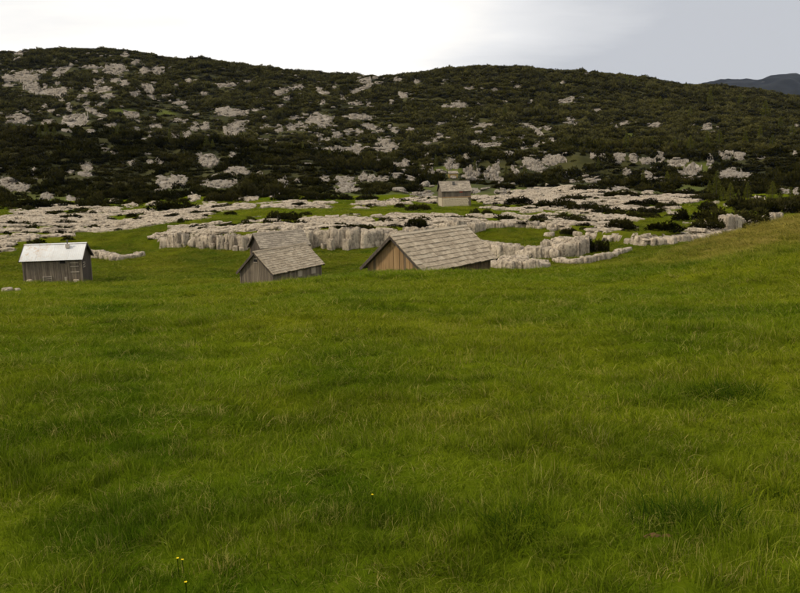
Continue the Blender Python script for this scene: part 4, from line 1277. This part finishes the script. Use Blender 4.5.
def hut(name, label, x, y, zr, yaw, L, W, rise, walls='grey_plank', gable='grey_plank', shingle='shingle', rows=9, wide=.55, ove=.35, ovg=.35, gmats=None, sheet_roof=False, plank_w=.24, group=None):
    hwid = W / 2; slope = math.atan2(rise, hwid); sl = math.hypot(rise, hwid)
    yb, xb = hwid - ove, L / 2 - ovg
    ca, sa = math.cos(yaw), math.sin(yaw)
    cs = [(x + ca * a * xb - sa * b * yb, y + sa * a * xb + ca * b * yb) for a in (-1, 1) for b in (-1, 1)]
    zb = min(float(ground_z(*c)) for c in cs) - .1
    t = thing(name, label, 'hut', (x, y, zb), yaw, group)
    H = zr - zb; wt = H - rise * (yb / hwid) - .10           # ridge and wall-top heights above the base
    sg = lambda yy: H - .12 - rise * abs(yy) / hwid          # underside of the roof
    # inner shell so that the gaps read dark
    prism('wall', t, [(-yb + .05, 0), (yb - .05, 0), (yb - .05, wt - .03), (0, H - .18), (-yb + .05, wt - .03)], 2 * xb - .1, 'x', 'black_gap')
    for sgn in (-1, 1):
        a = -xb
        while a < xb - .05:                                  # long walls
            w = min(plank_w * random.uniform(.75, 1.25), xb - a)
            d = random.uniform(.028, .045)
            box('plank', t, (w - random.uniform(.012, .03), d, wt - .04 - random.uniform(0, .06)), (a + w / 2, sgn * (yb + .003), (wt - .04) / 2 + .02), walls, (0, random.uniform(-.008, .008), 0))
            a += w
        b = -yb; k = 0
        while b < yb - .05:                                  # gables, boards cut to the roof slope
            w = min(plank_w * random.uniform(.75, 1.25), yb - b)
            if b < 0 < b + w: w = -b if -b > .08 else w
            b0, b1 = b + random.uniform(.006, .014), b + w - random.uniform(.006, .014)
            gm = gable if gmats is None else gmats(b + w / 2, sgn)
            bot = random.uniform(.0, .1)
            prism('plank', t, [(b0, bot), (b1, bot), (b1, sg(b1)), (b0, sg(b0))], random.uniform(.03, .045), 'x', gm, sgn * (xb + .004))
            b += w; k += 1
        for s2 in (-1, 1):
            box('corner_post', t, (.14, .14, wt), (sgn * (xb + .012), s2 * (yb + .012), wt / 2), walls)
        # barge boards
        for s2 in (-1, 1):
            ln = sl + .04
            box('barge_board', t, (.05, ln, .19), (sgn * (L / 2 - .005), s2 * hwid / 2, H - rise / 2 - .06), 'dark_plank' if not sheet_roof else 'dark_plank', (-s2 * slope, 0, 0))
    # rafters' ends / roof deck
    for s2 in (-1, 1):
        box('roof_deck', t, (L - .04, sl - .02, .05), (0, s2 * hwid / 2, H - rise / 2 - .055), 'dark_plank', (-s2 * slope, 0, 0))
    # cover: frame with y pointing up the slope
    for s2 in (-1, 1):
        rotz = 0.0 if s2 < 0 else math.pi
        def place(u, v, nrm):
            # u along the ridge, v up the slope from the eave, nrm out
            yy = s2 * (hwid - v * math.cos(slope)) + s2 * nrm * math.sin(slope)
            zz = (H - rise) + v * math.sin(slope) + nrm * math.cos(slope)
            return (u, yy, zz)
        if sheet_roof:
            nsh = 8
            for k in range(nsh):
                w = L / nsh
                ms = 'sheet_metal'
                q = obj('roof_sheet', SHEET, None, t, place(-L / 2 + (k + .5) * w, sl / 2, .02 + .006 * (k % 2)), None, (w * 1.02, sl + .1, 1))
                q.rotation_euler = (slope, 0, 0) if s2 < 0 else (slope, 0, math.pi)
            continue
        ex = sl / rows
        if s2 > 0 and rows * L / wide > 140:                # back slope: nobody sees it, one joined part
            Vs, Fs = [], []
            for r_ in range(rows):
                V0 = [(-L / 2, -.5 * ex * 1.25, -.012), (L / 2, -.5 * ex * 1.25, -.012), (L / 2, .5 * ex * 1.25, -.012), (-L / 2, .5 * ex * 1.25, -.012)]
                b = len(Vs)
                for q in V0:
                    p = place(q[0], (r_ + .5) * ex + q[1], .03 - .02 * q[1] / ex); Vs.append(p)
                for q in V0:
                    p = place(q[0], (r_ + .5) * ex + q[1], .06 - .02 * q[1] / ex); Vs.append(p)
                Fs += [(b, b + 1, b + 2, b + 3), (b + 4, b + 5, b + 6, b + 7), (b, b + 1, b + 5, b + 4), (b + 2, b + 3, b + 7, b + 6), (b + 1, b + 2, b + 6, b + 5), (b + 3, b, b + 4, b + 7)]
            q = obj('shingle_slope', mesh_from(Vs, Fs, 'shingle_slope'), M[shingle], t); q['kind'] = 'stuff'
            continue
        key = shingle
        if key not in _sh: _sh[key] = [shingle_shape(k, shingle) for k in range(6)]
        for r_ in range(rows):
            a = -L / 2 - random.uniform(0, wide * .5)
            while a < L / 2 - .05:
                w = wide * random.uniform(.65, 1.35); a0 = max(a, -L / 2 - .03); a1 = min(a + w, L / 2 + .03)
                if a1 - a0 > .08:
                    ln = ex * 1.45
                    q = obj('shingle', random.choice(_sh[key]), None, t, place((a0 + a1) / 2, r_ * ex + ln / 2 - ex * .12 + random.uniform(-.018, .018), .045 + random.uniform(0, .015)), None, (a1 - a0 - .012, ln, .035 * random.uniform(.8, 1.4)))
                    tl = -.09 + random.uniform(-.02, .02)
                    q.rotation_euler = (slope + tl, random.uniform(-.01, .01), rotz + random.uniform(-.012, .012))
                a += w
    if not sheet_roof:
        for s2 in (-1, 1):
            box('ridge_board', t, (L + .04, .2, .035), (0, s2 * .085, H + .045 + .012 * (s2 < 0)), shingle, (-s2 * slope, 0, 0))
    else:
        prism('ridge_cap', t, [(-.16, H - .01), (0, H + .07), (.16, H - .01), (0, H + .035)], L, 'x', 'sheet_metal')
    return t, H, wt, xb, yb


# corrugated sheet, unit square in x / y
_sv, _sq = [], []
_nx = 16
for j in range(2):
    for i in range(_nx + 1):
        _sv.append((i / _nx - .5, j - .5, .012 * math.cos(i / _nx * 6.283 * 4)))
for j in range(2):
    for i in range(_nx + 1):
        _sv.append((i / _nx - .5, j - .5, .012 * math.cos(i / _nx * 6.283 * 4) - .006))
_o = 2 * (_nx + 1)
for i in range(_nx):
    _sq += [(i, i + 1, i + _nx + 2, i + _nx + 1), (_o + i + 1, _o + i, _o + i + _nx + 1, _o + i + _nx + 2), (i + 1, i, _o + i, _o + i + 1), (i + _nx + 1, i + _nx + 2, _o + i + _nx + 2, _o + i + _nx + 1)]
SHEET = mesh_np(np.array(_sv), np.array(_sq), None, 'roof_sheet'); SHEET.materials.append(M['sheet_metal'])

# big tan shingled hut
gm3 = lambda b, s: 'new_plank' if s < 0 and random.random() < .85 else 'brown_plank'
t3, H, wt, xb, yb = hut('shingled_hut', 'large hut with wide tan shingle roof and fresh orange gable boards', 2.25, 58.0, -3.40, .894, 9.0, 5.45, 2.29,
                        'brown_plank', 'new_plank', 'shingle', 9, .54, .42, .45, gm3, plank_w=.27)
for k, b in enumerate((-.42, .1)):
    prism('wide_board', t3, [(b, .6), (b + .46, .6), (b + .46, H - .5 - 2.29 / 2.725 * max(abs(b), abs(b + .46)) + .2), (b, H - .5 - 2.29 / 2.725 * max(abs(b), abs(b + .46)) + .2)], .03, 'x', 'new_plank', -(xb + .045))
for k in range(5):
    box('log_end', t3, (.24, .24, .22), (xb + .12, -(yb - .1), .25 + .24 * k), 'brown_plank')
box('sill_beam', t3, (2 * xb, .16, .18), (0, -(yb + .1), wt - .25), 'dark_plank')
# front grey hut
t2, H, wt, xb, yb = hut('shingled_hut', 'small grey plank hut with tan shingle roof, front of the close pair', -10.83, 75.0, -6.08, 1.053, 7.8, 4.12, 1.9,
                        'grey_plank', 'grey_plank', 'shingle', 11, .42, .28, .28, plank_w=.2)
gh = box('gable_hatch', t2, (.05, .34, .26), (-(xb + .035), 0.0, H - .75), 'black_gap')
for dz in (-.16, .16): sub(box('frame', t2, (.04, .42, .06), (-(xb + .06), 0.0, H - .75 + dz), 'pale_board'), gh)
for u, w_, h_ in ((-1.1, .14, 1.3), (.3, .62, .75), (2.4, .7, .75)):
    box('pale_board', t2, (w_, .04, h_), (u, -(yb + .045), wt - .12 - h_ / 2), 'pale_board')
box('threshold', t2, (.05, .7, .35), (-(xb + .03), .2, .55), 'pale_board')
# rear grey hut
t2b, H, wt, xb, yb = hut('shingled_hut', 'grey hut with weathered shingle roof, half hidden behind the front one', -12.9, 88.0, -5.72, .60, 5.9, 3.3, 1.45,
                         'brown_plank', 'dark_plank', 'old_shingle', 8, .45, .25, .3, plank_w=.22)
box('wall_beam', t2b, (2 * xb, .12, .16), (0, -(yb + .06), wt - .5), 'beam')
# metal roofed hut
t1, H, wt, xb, yb = hut('metal_roofed_hut', 'weathered plank hut with pale rust-stained sheet metal roof at the left', -35.6, 85.0, -6.12, .10, 6.3, 4.1, 1.5,
                        'grey_plank', 'dark_plank', 'old_shingle', 8, .5, .3, .3, sheet_roof=True, plank_w=.22)
wi = box('window', t1, (.55, .05, .32), (1.05, -(yb + .03), wt - .35), 'black_gap')
for dz in (-.19, .19): sub(box('frame', t1, (.66, .04, .06), (1.05, -(yb + .05), wt - .35 + dz), 'grey_plank'), wi)
ch = box('chimney', t1, (.36, .36, .42), (1.35, -.62, H - .20), 'chimney_block')
p = obj('pipe', mesh_np(np.array([(math.cos(a / 8 * 6.283) * .06, math.sin(a / 8 * 6.283) * .06, z) for z in (0, .38) for a in range(8)]), np.array([(a, (a + 1) % 8, 8 + (a + 1) % 8, 8 + a) for a in range(8)]), None, 'pipe'), M['tin_pipe'], t1, (1.35, -.62, H + .0)); sub(p, ch)
sub(box('cap', t1, (.2, .2, .03), (1.35, -.62, H + .40), 'tin_pipe'), ch)
lat = box('hatch', t1, (.86, .04, .62), (-.55, -(yb + .05), .87), 'black_gap')
for z in (.61, .77, .93, 1.09, 1.19): sub(box('slat', t1, (.9, .03, .06), (-.55, -(yb + .095), z), 'pale_board'), lat)
for u in (-.97, -.13): sub(box('slat', t1, (.06, .03, .66), (u, -(yb + .127), .88), 'pale_board'), lat)
for z in (wt - .45, wt - .85, wt - 1.4): box('nailed_board', t1, (.85, .03, .09), (2.2, -(yb + .05), z), 'pale_board', (0, random.uniform(-.06, .03), 0))
for z in (wt - .55, wt - .78, wt - 1.0): box('nailed_board', t1, (.03, .8, .09), (xb + .05, -.8, z), 'pale_board', (random.uniform(-.1, .1), 0, 0))
box('leaning_post', t1, (.22, .10, .62), (1.3, -(yb + .22), .75), 'pale_board', (.12, 0, 0))
for u, w_, h_ in ((-2.25, .62, .7), (2.35, .8, .5), (-1.9, .4, .4)):
    obj('footing_stone', random.choice(SLABS), None, t1, (u, -(yb + .2), .3), (0, 0, random.uniform(0, 6)), (w_, .5, h_))

# stone house on the terrace
p = hit(455, 206.5, 150)[0]
hx, hy, yaw4 = p[0], p[1] + 2.0, .16
Z0 = float(ground_z(hx, hy)) - .4
s4 = hy / F
t4, H, wt, xb, yb = hut('stone_house', 'two-storey house with whitewashed stone base and grey wooden upper floor', hx, hy, Z0 + .4 + 24.2 * s4, yaw4, 6.7, 4.8, 2.0,
                        'grey_plank', 'grey_plank', 'old_shingle', 9, .6, .3, .3, plank_w=.3)
hb = 8.0 * s4 + .4
STONES = [me.copy() for me in SLABS[:4]]
for me in STONES:
    me.materials.clear(); me.materials.append(M['whitewash'])
sb = box('stone_base', t4, (2 * xb - .5, 2 * yb + .3, hb), (-.28, 0, hb / 2 - .05), 'whitewash')
for r_ in range(5):
    a = -xb
    while a < xb - .75:
        w = random.uniform(.35, .7)
        sub(obj('stone', random.choice(STONES), None, t4, (a + w / 2 + .02, -(yb + .16), .12 + r_ * (hb - .3) / 5 + random.uniform(-.03, .03)), None, (w * 1.02, .16, (hb - .3) / 5 * random.uniform(.95, 1.15))), sb)
        a += w
box('floor_beam', t4, (2 * xb + .2, .2, .16), (0, -(yb + .12), hb + .08), 'new_plank')
box('red_shutter', t4, (.7, .06, .26), (1.0, -(yb + .05), wt - .3), 'red_paint')
box('chimney', t4, (.45, .45, .8), (-.35, -.9, H - .35), 'tin_pipe')
# small yellow hut under the cliff
p = hit(453, 178.0, 250)[0]
s5 = p[1] / F
t5, H, wt, xb, yb = hut('yellow_hut', 'tiny yellow boarded hut with grey roof under the cliff behind the stone house', p[0], p[1] + 1.2, float(p[2]) + 6.6 * s5, .05, 9.5 * s5, 3.6, 2.3 * s5,
                        'yellow_board', 'yellow_board', 'old_shingle', 6, .7, .25, .25, plank_w=.4)


# ---------------------------------------------------------------- grass
def blades(seed, n, rad, hmin, hmax, width, lean, name='grass', dryshare=None, stalks=0):
    rg = np.random.default_rng(seed)
    a = rg.uniform(0, 6.283, n); r_ = rad * np.sqrt(rg.random(n))
    b = np.stack([np.cos(a) * r_, np.sin(a) * r_, np.full(n, -.015)], 1)
    h = rg.uniform(hmin, hmax, n); la = a + rg.normal(0, .9, n)
    ln = np.abs(rg.normal(lean, lean * .6, n))
    out = np.stack([np.cos(la), np.sin(la), np.zeros(n)], 1)
    sd = rg.uniform(0, 6.283, n); s = np.stack([np.cos(sd), np.sin(sd), np.zeros(n)], 1)
    w = width * rg.uniform(.6, 1.3, n); tone = rg.random(n)
    if stalks:
        h[:stalks] *= 2.1; w[:stalks] *= .55; tone[:stalks] = rg.uniform(.8, 1, stalks)
    up = np.array([0, 0, 1.])
    mid = b + up * (h * .58)[:, None] + out * (h * ln * .3)[:, None]
    tip = b + up * (h * (1 - .22 * ln))[:, None] + out * (h * ln)[:, None]
    V = np.stack([b - s * w[:, None], b + s * w[:, None], mid + s * (w * .75)[:, None], mid - s * (w * .75)[:, None], tip], 1).reshape(-1, 3)
    k = np.arange(n) * 5
    m = mesh_np(V, np.stack([k, k + 1, k + 2, k + 3], 1), np.stack([k + 3, k + 2, k + 4], 1), name)
    fattr(m, 'tone', np.repeat(tone, 5))
    return m


CL = [blades(900 + k, 34, .085, .04, .10, .0019, .6) for k in range(5)] + [blades(910 + k, 36, .09, .045, .125, .0020, .85, stalks=0) for k in range(2)] + [blades(920, 22, .07, .05, .11, .0022, .6, stalks=1)]
CL += [blades(930 + k, 90, .085, .06, .165, .0020, .62) for k in range(2)] + [blades(935 + k, 70, .08, .04, .105, .0017, .5) for k in range(2)]
for me in CL[-2:]:
    me.attributes['tone'].data.foreach_set('value', np.full(len(me.vertices), 2.0, np.float32))
for me in CL: me.materials.append(M['grass_blade'])
SOIL = hit([660], [541], 2)


def grass_points(d0, d1, dens, sxy, sz):
    A = .60 * (d1 ** 2 - d0 ** 2) * 1.15
    n = int(A * dens)
    D = np.sqrt(RNG.uniform(d0 ** 2, d1 ** 2, n)); X = RNG.uniform(-.62, .62, n) * (D + 1.0)
    return D, X, np.full(n, sxy), np.full(n, sz)


parts = []
edges = [2.0, 3.5, 5, 7, 10, 14, 20, 28, 38, 50, 68, 95, 135, 200]
for d0, d1 in zip(edges[:-1], edges[1:]):
    dm = (d0 + d1) / 2
    s = max(1.0, (dm / 4.5) ** .72)
    parts.append(grass_points(d0, d1, 235 / s ** 2, s, min(.86 + (s - 1) * .10, 1.4)))
D = np.concatenate([p[0] for p in parts]); X = np.concatenate([p[1] for p in parts]); S = np.concatenate([p[2] for p in parts]); SZ = np.concatenate([p[3] for p in parts])
n = len(D)
lush = fbm(X / 1.1, D / 1.1, seed=70, octs=3) + .5 * fbm(X / 6, D / 6, seed=71, octs=2)
hz = np.clip(1 + .42 * lush + .38 * fbm(X / .38, D / .38, seed=72, octs=2) * np.clip(1.3 - D / 30, .2, 1), .6, 1.9)
keep = np.ones(n, bool)
for k, p in enumerate(SOIL):
    keep &= ~(((X - p[0]) / (.12,)[k]) ** 2 + ((D - p[1]) / (.075,)[k]) ** 2 < RNG.uniform(.5, 1.3, n))
for hx_, hy_, r_ in ((2.25, 58, 2.4), (-10.83, 75, 1.9), (-12.9, 88, 1.5), (-35.6, 85, 1.9)):
    keep &= (X - hx_) ** 2 + (D - hy_) ** 2 > r_ ** 2
P = np.stack([X, D, ground_z(X, D)], 1); keep &= ~((D > 95) & pave_mask(P)) & ~((D > 100) & (X / D < -.5)); P = P[keep]; S = S[keep]; SZ = (SZ * hz)[keep]; n = len(P)
idx = RNG.integers(0, 7, n); idx = np.where(RNG.random(n) < .07, 7, idx)
cl1 = fbm(P[:, 0] / .8, P[:, 1] / .8, seed=80, octs=3); cl2 = fbm(P[:, 0] / 1.3, P[:, 1] / 1.3, seed=81, octs=3)
idx = np.where(RNG.random(n) < np.clip((cl1 - .15) * .30, .004, .2), 8 + RNG.integers(0, 2, n), idx)
idx = np.where(RNG.random(n) < np.clip((cl2 - .25) * .08, .001, .035) * np.clip(1.4 - P[:, 1] / 40, .3, 1.2), 10 + RNG.integers(0, 2, n), idx)
scatter('meadow_grass', [(m, M['grass_blade']) for m in CL], P, np.stack([RNG.normal(0, .12, n), RNG.normal(0, .12, n), RNG.uniform(0, 6.28, n)], 1),
        np.stack([S, S, SZ * RNG.uniform(.75, 1.25, n)], 1), idx, 'short green meadow grass with dry straw blades', 'grass')

# darker sedge tussocks
SEDGE = [blades(940 + k, 260, .20, .08, .24, .0022, .6) for k in range(3)]
for me in SEDGE: me.materials.append(M['sedge'])
TUS = [(690, 530, 1.25, 'dark tussock behind the bare soil spot, larger one'), (676, 528, .9, 'dark tussock just left behind the bare soil spot'), (704, 533, .9, 'dark tussock right of the bare soil spot'),
       (515, 536, .9, 'dark grass tussock at the bottom centre right'), (525, 541, .8, 'smaller tussock beside the one at bottom centre right'),
       (728, 400, 1.3, 'dark tussock around the hollow on the right meadow'), (745, 404, 1.2, 'dark tussock right in the hollow on the right meadow'), (712, 398, 1.1, 'dark tussock left in the hollow on the right meadow'),
       (396, 536, .8, 'dark tussock near the bottom centre'), (14, 434, 1.2, 'dark tussock at the left edge of the meadow'), (780, 507, .9, 'dark tussock near the right edge low in the meadow'),
       (640, 325, 1.2, 'tussock with tall blades high on the right meadow'), (385, 335, 1.3, 'dark tussock band high in the centre meadow'), (188, 298, 1.8, 'dark tussock near the meadow rim left of the huts')]
for k, (px, py, s, lab) in enumerate(TUS):
    p = hit(px, py, 2)[0]
    o = obj('grass_tussock', SEDGE[k % 3], None, None, (p[0], p[1], float(ground_z(p[0], p[1])) - .02), (0, 0, k * 1.3), (s * 1.25, s * 1.1, s * .72))
    tag(o, lab, 'tussock', 'dark grass tussocks')

# bare soil
for k, (p, lab) in enumerate(zip(SOIL, ('bare brown soil spot in front of the dark tussock', 'small pale bare spot at the bottom centre', 'small brown bare spot at the bottom right of centre'))):
    rx, ry = .15, .09; V = [(0, 0, -.004)]; n_ = 14
    for ring in (.55, 1.0):
        for q in range(n_):
            a = q / n_ * 6.283; f = ring * random.uniform(.8, 1.15)
            V.append((math.cos(a) * rx * f, math.sin(a) * ry * f, (.004 if ring < 1 else -.03) + random.uniform(-.008, .008)))
    Fc = [(0, 1 + q, 1 + (q + 1) % n_) for q in range(n_)] + [(1 + q, 1 + n_ + q, 1 + n_ + (q + 1) % n_, 1 + (q + 1) % n_) for q in range(n_)]
    o = obj('bare_soil', mesh_from(V, Fc, 'bare_soil'), M['soil'], None, (p[0], p[1], float(ground_z(p[0], p[1])) - .004)); o['kind'] = 'structure'

# buttercups
for k, (px, py, lab) in enumerate(((187, 588, 'yellow buttercup lowest in the grass at bottom left'), (185, 581, 'yellow buttercup just above the lowest one at bottom left'),
                                   (180, 578, 'yellow buttercup leftmost of the bottom left cluster'), (373, 503, 'yellow buttercup alone in the meadow near the centre'))):
    p = hit(px, py + 14, 2)[0]
    t = thing('buttercup', lab, 'flower', (p[0], p[1], float(ground_z(p[0], p[1]))), k, 'buttercups')
    hgt = .075 + .01 * k
    sv = [(math.cos(a * 2.094) * .0022, math.sin(a * 2.094) * .0022, z) for z in (0, hgt) for a in range(3)]
    obj('stem', mesh_from(sv, [(a, (a + 1) % 3, 3 + (a + 1) % 3, 3 + a) for a in range(3)], 'stem'), M['sedge'], t)
    for q in range(5):
        a = q / 5 * 6.283
        pv = [(0, 0, 0), (.005, -.004, .003), (.0085, 0, .005), (.005, .004, .003)]
        obj('petal', mesh_from(pv, [(0, 1, 2, 3)], 'petal'), M['petal'], t, (0, 0, hgt), (0, 0, a))
print('objects', len(bpy.data.objects))

# ---------------------------------------------------------------- thin blue air
hv, hf = box_mesh()
hz_m = mesh_from(hv, hf, 'haze')
hm, hn, hl = newmat('haze')
ho = hn.new('ShaderNodeOutputMaterial'); pv_ = hn.new('ShaderNodeVolumePrincipled')
pv_.inputs['Color'].default_value = (0.36, 0.52, 1.0, 1); pv_.inputs['Density'].default_value = 1.7e-5
hl.new(pv_.outputs[0], ho.inputs['Volume'])
haze = obj('haze', hz_m, hm, None, (500, 2100, 115), None, (5200, 4600, 470)); haze['kind'] = 'stuff'
tag(haze, 'thin bluish air over the whole valley', 'haze')
